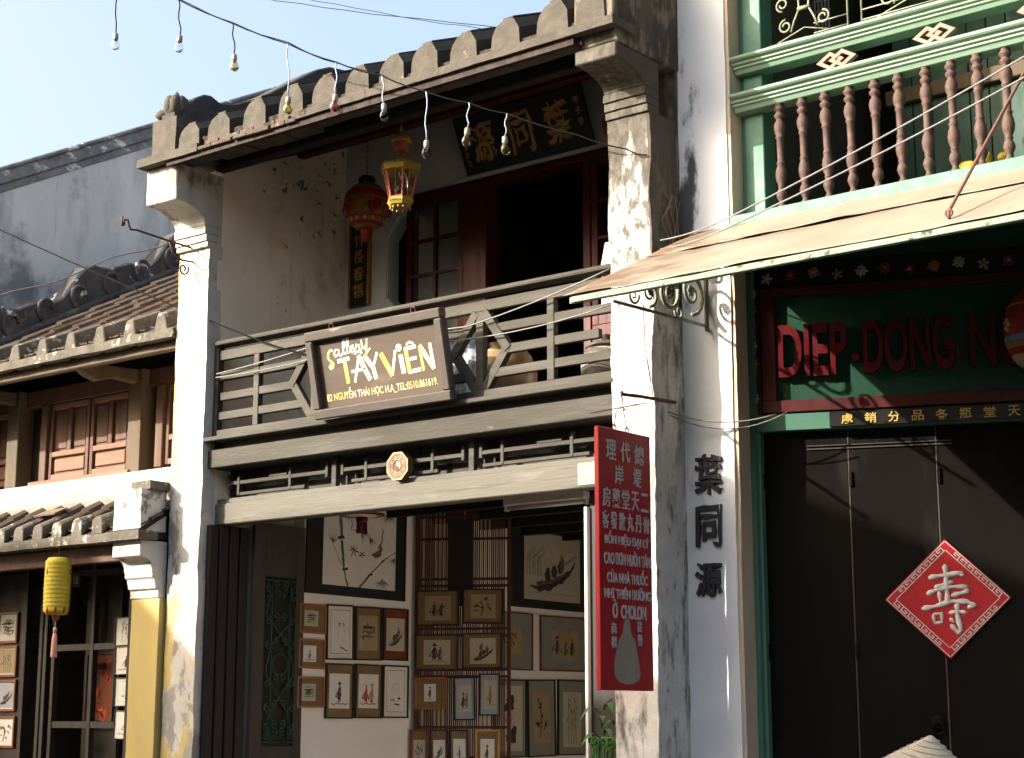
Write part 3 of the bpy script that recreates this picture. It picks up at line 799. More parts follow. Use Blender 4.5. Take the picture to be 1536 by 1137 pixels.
# gate leaf with green scrollwork
gl = part('gate_leaf', GH)
y0, y1, z0, z1 = 0.475, 1.045, 0.15, 3.15
for a in ((y0, 0.60, z0, z1), (0.95, y1, z0, z1), (0.60, 0.95, z0, 1.36), (0.60, 0.95, 2.72, z1)):
    MB().box(0.10, 0.14, *a).build('leaf_board', m_leaf, gl, bevel=0.003)
MB().box(0.108, 0.112, 0.60, 0.95, 1.36, 2.72).build('leaf_backing', m_darkwood, gl)
sc = MB()
X_ = 0.15
def sy(pts): return [(X_, a, b) for a, b in pts]
def spy(cy_, cz_, r0, r1, a0, t, n=16): return [(X_, p[0], p[2]) for p in spiral(cy_, cz_, r0, r1, a0, t, 0, n)]
cyy = 0.775
R_ = 0.006
for zz in (1.39, 2.69):
    sc.tube(sy([(0.605, zz), (0.945, zz)]), R_, 5)
for s in (-1, 1):
    sc.tube(sy([(cyy + s * 0.10, 1.37), (cyy + s * 0.10, 2.71)]), R_, 5)
    sc.tube(sy([(cyy + s * 0.10, 2.66), (cyy + s * 0.165, 2.40), (cyy - s * 0.10, 2.16), (cyy - s * 0.15, 2.0), (cyy - s * 0.15, 1.92), (cyy + s * 0.10, 1.62), (cyy + s * 0.15, 1.45)]), R_, 5)
    for zc, d in ((2.55, 1), (2.36, 1), (2.16, -1), (1.86, 1), (1.66, -1), (1.50, -1), (2.62, -1), (1.44, 1)):
        sc.tube(spy(cyy + s * 0.135, zc, 0.036, 0.008, pi / 2, 1.3 * d * s), R_, 5)
        sc.tube(spy(cyy + s * 0.045, zc + 0.04, 0.034, 0.008, -pi / 2, 1.2 * -d * s), R_, 5)
sc.tube(spy(cyy, 2.01, 0.085, 0.085, 0, 1, 20), R_, 5)
sc.build('scrollwork', m_ggrille, gl, smooth=True)

# ================================================================== left house
LH = thing('shop_house', 'low timber-shuttered shop house with two brown tiled roofs', 'house', (-2.2, 0.5, 0))
SY = 0.55
def lz(y): return 4.66 + 0.55 * (y + 0.3)
SHIFT = Vector((-0.36, 0.28, 0.09))
ur = part('upper_roof', LH)
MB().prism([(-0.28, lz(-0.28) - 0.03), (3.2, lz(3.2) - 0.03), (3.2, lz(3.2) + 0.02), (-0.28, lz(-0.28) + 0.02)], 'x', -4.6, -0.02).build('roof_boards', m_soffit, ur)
MB().rough(-4.6, -0.02, -0.32, -0.10, 4.60, 4.675, 0.08, 0.006).build('eave_strip', m_capw, ur, smooth=True)
# small flat tiles in overlapping courses
fl = MB()
rnd = random.Random(3)
for j in range(40):
    yy = -0.26 + j * 0.085 + rnd.uniform(-0.02, 0.02) * 0
    for i in range(38):
        xx = -4.5 + i * 0.108 + (0.05 if j % 2 else 0) + rnd.uniform(-0.012, 0.012)
        zz = lz(yy) + 0.022 + rnd.uniform(0, 0.012)
        M_ = T((xx, yy, zz)) @ RX(math.atan(0.55) - 0.16 + rnd.uniform(-0.12, 0.08)) @ RZ(rnd.uniform(-0.16, 0.16)) @ RY(rnd.uniform(-0.12, 0.12))
        fl.box(-0.05, 0.05, -0.01, 0.13, 0, 0.013, M=M_)
fl.build('flat_tiles', m_tile, ur, kind='stuff')
capL = [(-0.085, 0.0), (-0.06, 0.10), (-0.05, 0.135), (-0.03, 0.15), (0.03, 0.15), (0.05, 0.135), (0.06, 0.10), (0.085, 0.0)]
px_ = -0.19
rix = []
while px_ > -4.5:
    rix.append(px_)
    px_ -= 0.405
for cx_ in rix:
    n = len(capL)
    y0 = -0.31
    vs = [Vector((cx_ + a, y0, 4.67 + b)) for a, b in capL] + [Vector((cx_ + a * 0.8, 0.0, lz(0) + 0.02 + b * 0.75)) for a, b in capL]
    MB().add(vs, [tuple(range(n)), tuple(range(2 * n - 1, n - 1, -1))] + [(q, q + n, (q + 1) % n + n, (q + 1) % n) for q in range(n)]).build('ridge_end', m_capw, ur, bevel=0.008)
    # barrel tiles up the slope, each lapping the one below
    yy = 0.0
    while yy < 3.0:
        ln = random.uniform(0.36, 0.46)
        A = Vector((cx_ + random.uniform(-0.01, 0.01), yy, lz(yy) + 0.05 + random.uniform(0.0, 0.014)))
        B = Vector((cx_ + random.uniform(-0.01, 0.01), yy + ln, lz(yy + ln) + 0.045))
        MB().tube([A, B], [0.056, 0.048], 9).build('barrel_tile', m_tile, ur, smooth=False)
        yy += ln - 0.04
# parapet along the far side of that roof, wavy and black with mould
PX = -3.35
pp = [(-0.3, lz(-0.3) - 0.2), (-0.3, 5.10)]
for i in range(30):
    y = -0.2 + i * 0.1
    pp.append((y, lz(y) + 0.42 + 0.10 * sin(y * 5.2 + 0.5) + 0.05 * sin(y * 11)))
pp += [(2.8, lz(2.8) - 0.2)]
par = part('parapet', LH)
MB().prism(pp, 'x', PX - 0.25, PX).build('parapet_wall', m_verge, par, bevel=0.02)
for k in range(7):
    yc = 0.05 + k * 0.40
    zc = lz(yc) + 0.26
    pts = [(PX + 0.01, p[0], p[2]) for p in spiral(yc, zc, 0.19, 0.04, -0.6, -0.9, 0, 12)]
    MB().tube(pts, [0.035 - 0.0015 * i for i in range(13)], 6).build('scroll_relief', m_verge, par, smooth=True)
rr = MB().tube([(PX + 0.01, y, lz(y) + 0.10) for y in [-0.25 + 0.15 * i for i in range(20)]], 0.05, 6).build('parapet_roll', m_verge, par, smooth=True)
# soffit timbers
for i in range(10):
    a = -4.4 + i * 0.42
    MB().prism([(-0.26, lz(-0.26) - 0.10), (0.6, lz(0.6) - 0.10), (0.6, lz(0.6) - 0.031), (-0.26, lz(-0.26) - 0.031)], 'x', a, a + 0.06).build('rafter', m_soffit, ur)
MB().box(-4.6, -0.02, -0.22, -0.14, 4.52, 4.60).build('eave_beam', m_post, ur, bevel=0.01)
for bx in (-3.28, -1.44):
    MB().prism([(SY, 4.48), (0.20, 4.50), (0.02, 4.44), (-0.10, 4.47), (-0.2, 4.52), (-0.2, 4.56), (0.1, 4.60), (SY, 4.62)], 'x', bx - 0.05, bx + 0.05).build('bracket_arm', m_post, LH, bevel=0.01)
# shutter wall
MB().box(-4.6, -0.02, SY + 0.08, SY + 0.16, 3.3, 4.95).build('upper_wall', m_darkwood, LH)
MB().box(-4.6, -0.02, SY - 0.02, SY + 0.08, 4.46, 4.62).build('window_head', m_shutter, LH, bevel=0.006)
for a in (-3.24, -1.40):
    MB().box(a - 0.02 - 0.09, a + 0.07, SY - 0.10, SY + 0.08, 3.55, 4.62).build('post', m_post, LH, bevel=0.006)
def shutter(x0, x1):
    s = part('shutter', LH)
    z0, z1, zm = 3.72, 4.45, 3.96
    for a, b in ((x0, x0 + 0.045), (x1 - 0.045, x1)):
        MB().box(a, b, SY, SY + 0.05, z0, z1).build('stile', m_shutter, s, bevel=0.004)
    mid = (x0 + x1) / 2
    MB().box(mid - 0.03, mid + 0.03, SY, SY + 0.05, zm + 0.03, z1 - 0.05).build('mid_stile', m_shutter, s, bevel=0.004)
    for a, b in ((z0, z0 + 0.05), (zm - 0.02, zm + 0.03), (z1 - 0.05, z1)):
        MB().box(x0 + 0.045, x1 - 0.045, SY - 0.002, SY + 0.048, a, b).build('rail', m_panel, s, bevel=0.004)
    MB().box(x0 + 0.075, x1 - 0.075, SY + 0.012, SY + 0.04, z0 + 0.075, zm - 0.045).build('panel', m_panel, s, bevel=0.006)
    for a, b in ((x0 + 0.07, mid - 0.055), (mid + 0.055, x1 - 0.07)):
        MB().box(a, b, SY + 0.018, SY + 0.04, zm + 0.055, z1 - 0.075).build('panel', m_shutter, s, bevel=0.006)
    MB().box(x0 + 0.045, x1 - 0.045, SY + 0.03, SY + 0.045, z0 + 0.05, z1 - 0.05).build('backing', m_shutter, s)
for a, b in ((-4.45, -3.95), (-3.93, -3.42), (-2.80, -2.20), (-2.18, -1.60), (-1.10, -0.55), (-0.53, -0.05)):
    shutter(a, b)
for a in (-2.86, -1.54, -1.16, -3.36):
    MB().box(a - 0.05, a + 0.05, SY - 0.03, SY + 0.06, 3.70, 4.46).build('window_jamb', m_shutter, LH, bevel=0.005)
MB().box(-2.95, -1.46, SY - 0.12, SY + 0.06, 3.66, 3.70).build('window_sill', m_panel, LH, bevel=0.006)
SHIFT = Vector((0, 0, 0))
# plaster ledge above the lower roof
led = MB()
prof = [(0.95, 3.34), (0.14, 3.34), (0.10, 3.42), (0.09, 3.52), (0.12, 3.60), (0.18, 3.64), (0.95, 3.66)]
led.prism(prof, 'x', -4.6, -0.375)
led.build('plaster_ledge', m_ledge, LH, bevel=0.015)
# lower roof
lr = part('lower_roof', LH)
def l2(y): return 3.06 + 0.62 * (y + 0.30)
MB().prism([(-0.29, 3.02), (0.16, l2(0.16) - 0.04), (0.16, l2(0.16)), (-0.29, 3.065)], 'x', -4.6, -0.40).build('roof_boards', m_soffit, lr)
MB().rough(-4.6, -0.36, -0.325, -0.12, 2.985, 3.058, 0.08, 0.006).build('eave_strip', m_capw, lr, smooth=True)
fl = MB()
for j in range(6):
    yy = -0.25 + j * 0.07
    for i in range(42):
        xx = -4.55 + i * 0.1 + (0.05 if j % 2 else 0)
        M_ = T((xx, yy, l2(yy) + 0.012 + rnd.uniform(0, 0.01))) @ RX(math.atan(0.62) - 0.12) @ RZ(rnd.uniform(-0.06, 0.06))
        fl.box(-0.047, 0.047, -0.01, 0.11, 0, 0.012, M=M_)
fl.build('flat_tiles', m_tile, lr, kind='stuff')
cap2 = [(-0.07, 0.0), (-0.068, 0.07)] + [(0.068 * cos(pi - i * pi / 6), 0.085 + 0.05 * sin(i * pi / 6)) for i in range(7)] + [(0.068, 0.07), (0.07, 0.0)]
px_ = -0.90
while px_ > -4.5:
    n = len(cap2)
    h_ = random.uniform(0.95, 1.1)
    vs = [Vector((px_ + a, -0.315, 3.055 + b * h_)) for a, b in cap2] + [Vector((px_ + a * 0.8, -0.18, l2(-0.18) + b * 0.85)) for a, b in cap2]
    MB().add(vs, [tuple(range(n)), tuple(range(2 * n - 1, n - 1, -1))] + [(q, q + n, (q + 1) % n + n, (q + 1) % n) for q in range(n)]).build('ridge_end', m_capw, lr, bevel=0.006)
    for yy in (-0.18, -0.02):
        MB().tube([(px_, yy, l2(yy) + 0.045), (px_, yy + 0.19, l2(yy + 0.19) + 0.035)], [0.062, 0.052], 9).build('barrel_tile', m_tile, lr)
    px_ -= 0.265
MB().prism([(-0.05, 0.0), (0.30, 0.0), (0.30, 0.012), (-0.05, 0.012)], 'y', -0.07, 0.07, M=T((-1.98, -0.06, l2(-0.06) + 0.11)) @ RZ(-0.1) @ RX(0.45)).build('loose_tile', m_awning, lr)
# white end block, corbel and yellow pillar
MB().rough(-0.74, -0.41, -0.27, 0.0, 3.06, 3.40, 0.06, 0.008).build('end_block', m_lwhite, LH, smooth=True)
MB().rough(-0.62, -0.385, -0.20, 0.02, 3.40, 3.47, 0.06, 0.006).build('end_block_cap', m_capw, LH, smooth=True)
cp = [(0.02, 2.53), (-0.06, 2.53), (-0.06, 2.60), (-0.085, 2.605), (-0.10, 2.68), (-0.125, 2.70), (-0.125, 2.735)]
for i in range(0, 7):
    a = i / 6 * pi / 2
    cp.append((-0.13 - 0.10 * (1 - cos(a)), 2.74 + 0.11 * sin(a)))
cp += [(-0.26, 2.86), (-0.26, 2.985), (0.02, 2.985)]
MB().prism(cp, 'x', -0.755, -0.405).build('corbel', m_lwhite, LH, bevel=0.006)
MB().rough(-0.74, -0.40, -0.05, 0.5, 0.0, 2.53, 0.08, 0.005).build('yellow_pillar', m_yellow, LH, smooth=True)
MB().box(-4.6, -0.78, -0.16, -0.06, 2.84, 2.98).build('eave_beam', m_shutter, LH, bevel=0.008)
# ground-floor shop: glazed partition and dark room
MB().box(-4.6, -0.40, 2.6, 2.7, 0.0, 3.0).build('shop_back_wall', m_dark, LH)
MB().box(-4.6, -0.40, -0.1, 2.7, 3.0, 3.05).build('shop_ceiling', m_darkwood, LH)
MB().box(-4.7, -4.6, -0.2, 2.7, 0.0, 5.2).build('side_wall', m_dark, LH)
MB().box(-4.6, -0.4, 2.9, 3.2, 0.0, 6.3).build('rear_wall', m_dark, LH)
MB().box(-4.6, -0.4, -0.3, 2.7, -0.1, 0.08).build('shop_floor', m_floor, LH)
par2 = part('glazed_partition', LH)
for a in (-2.05, -2.60, -1.45):
    MB().box(a - 0.025, a + 0.025, 0.58, 0.64, 0.08, 2.98).build('mullion', m_darkwood, par2, bevel=0.004)
for z in (2.20, 1.52, 2.86):
    MB().box(-2.57, -1.48, 0.585, 0.635, z - 0.03, z + 0.03).build('transom', m_darkwood, par2, bevel=0.004)
for a in (-2.75, -2.68, -3.0):
    MB().box(a - 0.025, a + 0.025, 0.55, 0.62, 0.08, 2.98).build('door_board', m_darkwood, par2, bevel=0.004)
MB().box(-0.86, -0.74, 0.02, 0.55, 0.08, 2.9).build('reveal_board', m_darkwood, LH)

# ================================================================== gable house beyond
GB = thing('gable_house', 'tall grey house whose bare gable wall rises behind the low roof', 'house', (-7, 3, 0))
def gz(y): return 7.46 + 0.53 * (y - 1.34) if y < 5.3 else 7.46 + 0.53 * (5.3 - 1.34) - 0.53 * (y - 5.3)
MB().prism([(-0.6, 0.0), (-0.6, gz(-0.6) - 0.30), (5.3, gz(5.3) - 0.30), (11.2, gz(11.2) - 0.30), (11.2, 0.0)], 'x', -5.4, -5.0).build('gable_wall', m_grey, GB)
for k, (a, b, w_) in enumerate(((-0.30, -0.20, 0.02), (-0.20, -0.05, 0.06), (-0.05, 0.0, 0.10))):
    MB().prism([(-0.7, gz(-0.7) + a), (5.3, gz(5.3) + a), (11.3, gz(11.3) + a), (11.3, gz(11.3) + b), (5.3, gz(5.3) + b), (-0.7, gz(-0.7) + b)], 'x', -5.46 - w_, -5.0 + w_).build('coping', m_coping, GB, bevel=0.012)
MB().prism([(-0.9, gz(-0.6) - 0.35), (5.3, gz(5.3) - 0.35), (11.4, gz(11.2) - 0.35), (11.4, gz(11.2) - 0.45), (5.3, gz(5.3) - 0.45), (-0.9, gz(-0.6) - 0.45)], 'x', -10, -5.47).build('roof', m_tile, GB)
MB().box(-10, -5.4, -0.4, 11, 0, 6.3).build('wall', m_grey, GB)

# ================================================================== right house
RH = thing('green_house', 'green painted house with turned balusters and black folding doors', 'house', (6, 0.8, 0))
MB().rough(4.30, 4.74, 0.362, 1.6, 0.0, 7.2, 0.07, 0.006, 2.5).build('pier', m_pier, RH, smooth=True)
MB().rough(4.70, 4.765, 0.375, 1.5, 0.0, 7.2, 0.07, 0.006, 3).build('pier_reveal', m_tan, RH, smooth=True)
for ch, xc, z0_, z1_, w_ in (('葉', 4.545, 3.015, 3.275, 0.215), ('同', 4.54, 2.67, 2.94, 0.19), ('源', 4.53, 2.35, 2.575, 0.20)):
    text(ch, 'painted_character', m_ink, RH, T((xc, 0.358, (z0_ + z1_) / 2)), w_, z1_ - z0_, 0.016, 0.020, brush=0.05)
# green jamb post
MB().box(4.80, 4.945, 0.50, 0.66, 4.80, 7.2).build('green_post', m_green, RH, bevel=0.006)
MB().box(4.766, 4.80, 0.52, 0.70, 0.0, 7.2).build('green_post_back', m_green, RH)
MB().box(4.766, 4.80, 0.701, 4.0, 4.85, 7.2).build('room_side_wall', m_dark, RH)
MB().box(4.766, 4.80, 0.701, 4.0, 0.0, 4.70).build('room_side_wall', m_dark, RH)
# balcony rails
def moulding(z0, z1, y0, y1):
    h = z1 - z0
    p = [(y1, z0), (y0 + 0.06, z0), (y0 + 0.045, z0 + 0.25 * h), (y0 + 0.03, z0 + 0.30 * h), (y0 + 0.03, z0 + 0.42 * h), (y0 + 0.012, z0 + 0.48 * h), (y0 + 0.012, z0 + 0.62 * h),
         (y0 - 0.01, z0 + 0.68 * h), (y0 - 0.022, z0 + 0.78 * h), (y0 - 0.02, z0 + 0.90 * h), (y0, z1), (y1, z1)]
    return p
brl = part('railing', RH)
MB().prism(moulding(5.585, 5.705, 0.36, 0.54), 'x', 4.775, 9.0).build('handrail', m_lgreen, brl, bevel=0.003)
MB().prism(moulding(5.86, 5.975, 0.38, 0.56), 'x', 4.775, 9.0).build('upper_rail', m_lgreen, brl, bevel=0.003)
bp_ = [(0.036, 0.0), (0.036, 0.03), (0.024, 0.045), (0.022, 0.06), (0.036, 0.085), (0.044, 0.11), (0.036, 0.135), (0.024, 0.155), (0.030, 0.163), (0.030, 0.172), (0.026, 0.18),
       (0.040, 0.21), (0.046, 0.25), (0.040, 0.285), (0.028, 0.32), (0.034, 0.328), (0.034, 0.338), (0.027, 0.345), (0.029, 0.50), (0.036, 0.508), (0.036, 0.518), (0.030, 0.525),
       (0.042, 0.55), (0.047, 0.585), (0.040, 0.615), (0.026, 0.635), (0.028, 0.645), (0.042, 0.66), (0.042, 0.672), (0.028, 0.685), (0.030, 0.695), (0.044, 0.708), (0.044, 0.722), (0.030, 0.735), (0.034, 0.742), (0.034, 0.75)]
bme = MB().lathe([(r * 0.86, z * 0.735 / 0.75) for r, z in bp_], n=18).mesh('baluster', m_baluster, True)
for i in range(14):
    inst('baluster', bme, brl, T((5.10 + i * 0.1725, 0.45, 4.85)) @ RZ(i * 0.7) @ RY(random.uniform(-0.012, 0.012)) @ RX(random.uniform(-0.01, 0.01)))
# paired lozenge ornaments between the rails
def lozenge(xc, zc, yy):
    mb = MB()
    for k, s in ((0, -1), (1, 1)):
        cx_ = xc + s * 0.045
        hw, hh, t = 0.10, 0.062, 0.030
        cz = zc
        o_ = [(cx_ - hw, cz), (cx_, cz + hh), (cx_ + hw, cz), (cx_, cz - hh)]
        i_ = [(cx_ - hw * 0.55, cz), (cx_, cz + hh * 0.55), (cx_ + hw * 0.55, cz), (cx_, cz - hh * 0.55)]
        for q in range(4):
            if k == 0 and q == 1:
                pass
            r = (q + 1) % 4
            mb.prism([o_[q], o_[r], i_[r], i_[q]], 'y', yy - 0.012 - 0.004 * k, yy + 0.02 + 0.002 * k)
    return mb.build('lozenge_ornament', m_pinkorn, brl)
for xc in (5.545, 6.225, 6.905):
    lozenge(xc, 5.782, 0.43)
# upper iron grille
ig = part('iron_grille', RH)
def rodp(pts, r=0.008):
    MB().tube([(a, 0.50, b) for a, b in pts], r, 6).build('rod', m_scroll, ig, smooth=True)
for a in (5.60, 5.70, 6.36, 6.46):
    rodp([(a, 5.976), (a, 6.9)], 0.007)
for a, b in ((5.35, 5.60), (5.70, 6.36)):
    for z in (6.04, 6.11):
        rodp([(a, z), (b, z)], 0.005)
rodp([(5.0, 6.03), (5.30, 6.03)], 0.005)
for k, xc in enumerate((5.28, 6.03, 6.75)):
    for s in (-1, 1):
        rodp([(p[0], p[2]) for p in spiral(xc + s * 0.14, 6.14, 0.05, 0.018, pi / 2, -1.25 * s)], 0.0075)
        rodp([(p[0], p[2]) for p in spiral(xc + s * 0.16, 6.30, 0.05, 0.018, -pi / 2, 1.25 * s)], 0.0075)
        rodp([(xc + s * 0.05, 6.5), (xc + s * 0.035, 6.24), (xc + s * 0.075, 6.16), (xc + s * 0.10, 6.09)], 0.008)
    rodp([(xc - 0.045, 6.24), (xc + 0.045, 6.24)], 0.014)
    rodp([(xc - 0.22, 6.03), (xc, 6.10), (xc + 0.22, 6.03)], 0.005)
# floor slab, planked wall behind, dark opening
MB().box(4.77, 9.0, 0.33, 2.2, 4.70, 4.845).build('balcony_floor', m_green, RH, bevel=0.004)
for i in range(26):
    a = 5.24 + i * 0.145
    MB().box(a, a + 0.139, 1.90, 1.93, 4.846, 6.9).build('plank', m_plank, RH, bevel=0.004)
MB().box(5.20, 9.0, 1.84, 1.90, 5.95, 6.06).build('wall_rail', m_post, RH, bevel=0.005)
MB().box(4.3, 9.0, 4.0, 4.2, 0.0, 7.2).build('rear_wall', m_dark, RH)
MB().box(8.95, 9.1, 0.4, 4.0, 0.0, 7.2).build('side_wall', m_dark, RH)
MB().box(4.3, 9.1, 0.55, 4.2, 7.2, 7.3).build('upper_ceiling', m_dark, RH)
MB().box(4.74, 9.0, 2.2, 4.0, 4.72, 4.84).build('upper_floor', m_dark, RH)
MB().prism([(-0.3, 7.3), (4.6, 8.8), (4.6, 8.9), (-0.3, 7.4)], 'x', 4.35, 9.4).build('roof', m_tile, RH)
lat = MB()
for i in range(6):
    lat.box(4.775 + i * 0.028, 4.785 + i * 0.028, 1.55, 1.56, 6.40, 7.15)
for i in range(9):
    lat.box(4.775, 4.93, 1.545, 1.565, 6.44 + i * 0.08, 6.452 + i * 0.08)
lat.build('pale_lattice', m_matb, RH)

# shop front: it stands turned a little away from the street line
SHM = T((4.85, 0.62, 0)) @ RZ(radians(22))
SF = part('shop_front', RH)
SF.matrix_basis = W[RH].inverted() @ SHM
W[SF] = SHM.copy()
def sbox(name, s0, s1, n0, n1, z0, z1, m, par=SF, bev=0.004):
    return MB().box(s0, s1, n0, n1, z0, z1).build(name, m, par, bevel=bev, world=False)
sbox('green_jamb', -0.19, -0.05, -0.04, 0.15, 0.0, 3.42, m_green)
sbox('green_strip', -0.07, 2.6, -0.035, 0.12, 3.425, 3.535, m_green)
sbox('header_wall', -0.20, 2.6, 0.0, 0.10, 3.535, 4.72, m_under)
for i in range(4):
    a = -0.045 + i * 0.553
    sbox('door_leaf', a + 0.004, a + 0.545, 0.03, 0.07, 0.10, 3.42, m_black)
    sbox('leaf_edge', a + 0.546, a + 0.556, 0.028, 0.06, 0.10, 3.42, m_seam, bev=0.002)
sbox('door_bolt_bar', 0.24, 1.16, 0.020, 0.029, 3.300, 3.308, m_seam, bev=0)
sbox('door_bolt_bar', 0.24, 1.16, 0.020, 0.029, 3.322, 3.328, m_seam, bev=0)
sbox('sill', -0.2, 2.6, -0.1, 0.2, 0.0, 0.098, m_pave)
# red frame, green field
sbox('frame_bar', -0.03, 2.5, -0.045, 0.01, 3.545, 3.625, m_dred)
sbox('frame_bar', -0.03, 2.5, -0.045, 0.01, 4.325, 4.385, m_dred)
sbox('frame_bar', -0.03, 0.065, -0.043, 0.01, 3.626, 4.324, m_dred)
sbox('sign_field', 0.066, 2.5, -0.012, 0.004, 3.626, 4.324, m_dgreen, bev=0)
def word(body, s0, s1, z0=3.775, z1=4.125):
    text(body, 'raised_letters', m_lred, SF, SHM @ T(((s0 + s1) / 2, -0.012, (z0 + z1) / 2)), s1 - s0, z1 - z0, 0.05, 0.022)
word('DIEP', 0.085, 0.53)
word('DONG', 0.635, 1.20)
word('NGUYEN', 1.305, 2.25)
for a in (0.56, 1.225):
    sbox('raised_dash', a, a + 0.05, -0.062, -0.011, 3.86, 3.905, m_lred)
# gold-lettered strip
gs = sbox('gold_strip', 0.40, 2.3, -0.058, -0.034, 3.432, 3.532, m_lacq)
for k, ch in enumerate('處銷分品各瓶堂天'):
    text(ch, 'gold_character', m_gold2, SF, SHM @ T((0.515 + k * 0.148, -0.058, 3.482)), 0.075, 0.068, 0.005, 0.012)
# flower border
sbox('flower_band', -0.145, -0.032, -0.03, 0.02, 3.43, 4.55, m_lacq)
sbox('flower_band', -0.03, 2.5, -0.03, 0.02, 4.388, 4.55, m_lacq)
def flower(s, z, r, m1, m2, np_=8):
    fl_ = MB()
    for k in range(np_):
        a = k * 2 * pi / np_ + s
        d = Vector((cos(a), 0, sin(a)))
        e = Vector((-sin(a), 0, cos(a)))
        c_ = Vector((s, -0.031, z))
        tip = 1.0 if k % 2 else 0.82
        vs = [c_ + Vector((0, -0.012, 0)), c_ + d * r * 0.55 + e * r * 0.26 + Vector((0, -0.010, 0)), c_ + d * r * tip, c_ + d * r * 0.55 - e * r * 0.26 + Vector((0, -0.010, 0)),
              c_ + d * r * 0.6 + Vector((0, -0.018, 0))]
        fl_.add(vs, [(0, 1, 4), (1, 2, 4), (2, 3, 4), (3, 0, 4)], m1)
    fl_.lathe([(r * 0.28, 0), (r * 0.2, 0.012), (0.001, 0.016)], (s, -0.040, z), 8, m2, RXP)
    fl_.build('relief_flower', None, SF, world=False)
m_fl1 = mat('cream relief petal', (0.42, 0.34, 0.22), (0.34, 0.27, 0.17), 20, 0.7, 0.1)
m_fl2 = mat('orange relief petal', (0.34, 0.15, 0.05), (0.27, 0.11, 0.04), 20, 0.7, 0.1)
m_fl3 = mat('dark red relief petal', (0.22, 0.03, 0.03), (0.17, 0.02, 0.025), 20, 0.7, 0.1)
fm = [m_fl1, m_fl2, m_fl3]
for i in range(14):
    flower(0.02 + i * 0.155, 4.465 + 0.012 * (i % 3 - 1), 0.05, fm[(i * 5 + i // 3) % 3], m_fl2 if i % 2 else m_fl1, 8 if i % 3 else 5)
for i in range(8):
    flower(-0.088, 3.53 + i * 0.118, 0.046, fm[(i * 2 + 1) % 3], m_fl1, 8 if i % 2 else 6)

# ================================================================== awning
AW = thing('awning', 'sloping cream sheet-metal awning with rust at its left end', 'awning', (6, -0.4, 4.0))
def az(y): return 4.775 + 0.475 * (y - 0.36)
def sheet(x0, x1, y0, y1, lift, name, seed):
    nx, ny = 60, 16
    mb = MB()
    vs = []
    for lay in (0, 1):
        for i in range(nx + 1):
            for j in range(ny + 1):
                x = x0 + (x1 - x0) * i / nx
                y = y0 + (y1 - y0) * j / ny
                wob = 0.010 * noise.noise(Vector((x * 1.4, y * 2.0, seed))) + 0.006 * noise.noise(Vector((x * 5, y * 3, seed)))
                ed = 0.016 * noise.noise(Vector((x * 4, seed, 2))) if j == 0 else 0
                vs.append((x, y + ed, az(y) + lift + wob - (0.004 if lay else 0)))
    k = lambda l, i, j: l * (nx + 1) * (ny + 1) + i * (ny + 1) + j
    fs, fu = [], []
    for i in range(nx):
        for j in range(ny):
            fs.append((k(0, i, j), k(0, i + 1, j), k(0, i + 1, j + 1), k(0, i, j + 1)))
            fu.append((k(1, i, j), k(1, i, j + 1), k(1, i + 1, j + 1), k(1, i + 1, j)))
    mb.add(vs, [], m_awning)
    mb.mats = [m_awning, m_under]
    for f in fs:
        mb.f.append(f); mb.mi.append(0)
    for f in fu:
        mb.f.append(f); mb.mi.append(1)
    for i in range(nx):
        mb.f.append((k(0, i, 0), k(1, i, 0), k(1, i + 1, 0), k(0, i + 1, 0))); mb.mi.append(0)
    for j in range(ny):
        mb.f.append((k(0, 0, j), k(0, 0, j + 1), k(1, 0, j + 1), k(1, 0, j))); mb.mi.append(0)
    return mb.build(name, None, AW, smooth=True)
sheet(4.50, 9.0, -1.16, -0.18, 0.0, 'lower_sheet', 1.0)
sheet(4.50, 9.0, -0.28, 0.365, 0.016, 'upper_sheet', 5.0)
MB().prism([(-1.155, az(-1.155) - 0.05), (-1.115, az(-1.155) - 0.05), (-1.115, az(-1.115) - 0.016), (-1.155, az(-1.155) - 0.016)], 'x', 4.55, 9.0).build('front_angle', m_edge, AW, bevel=0.003)
MB().prism([(-1.15, az(-1.15) - 0.055), (0.36, az(0.36) - 0.055), (0.36, az(0.36) - 0.020), (-1.15, az(-1.15) - 0.020)], 'x', 4.54, 4.57).build('side_angle', m_edge, AW)
for a in (5.6, 6.7, 7.8):
    MB().prism([(-1.11, az(-1.11) - 0.055), (0.36, az(0.36) - 0.055), (0.36, az(0.36) - 0.02), (-1.11, az(-1.11) - 0.02)], 'x', a, a + 0.03).build('rafter', m_under, AW)
for a in (6.88, 8.2):
    MB().tube([(a, -1.0, az(-1.0) + 0.0), (a, -1.0, az(-1.0) + 0.04), (a - 0.02, 0.40, 5.48)], 0.010, 7).build('tie_rod', m_rod, AW, smooth=True)
    MB().tube([(a + 0.02 * cos(t * 0.9), -1.0, az(-1.0) + 0.03 + 0.02 * sin(t * 0.9)) for t in range(8)], 0.006, 5).build('eye_bolt', m_rod, AW, smooth=True)
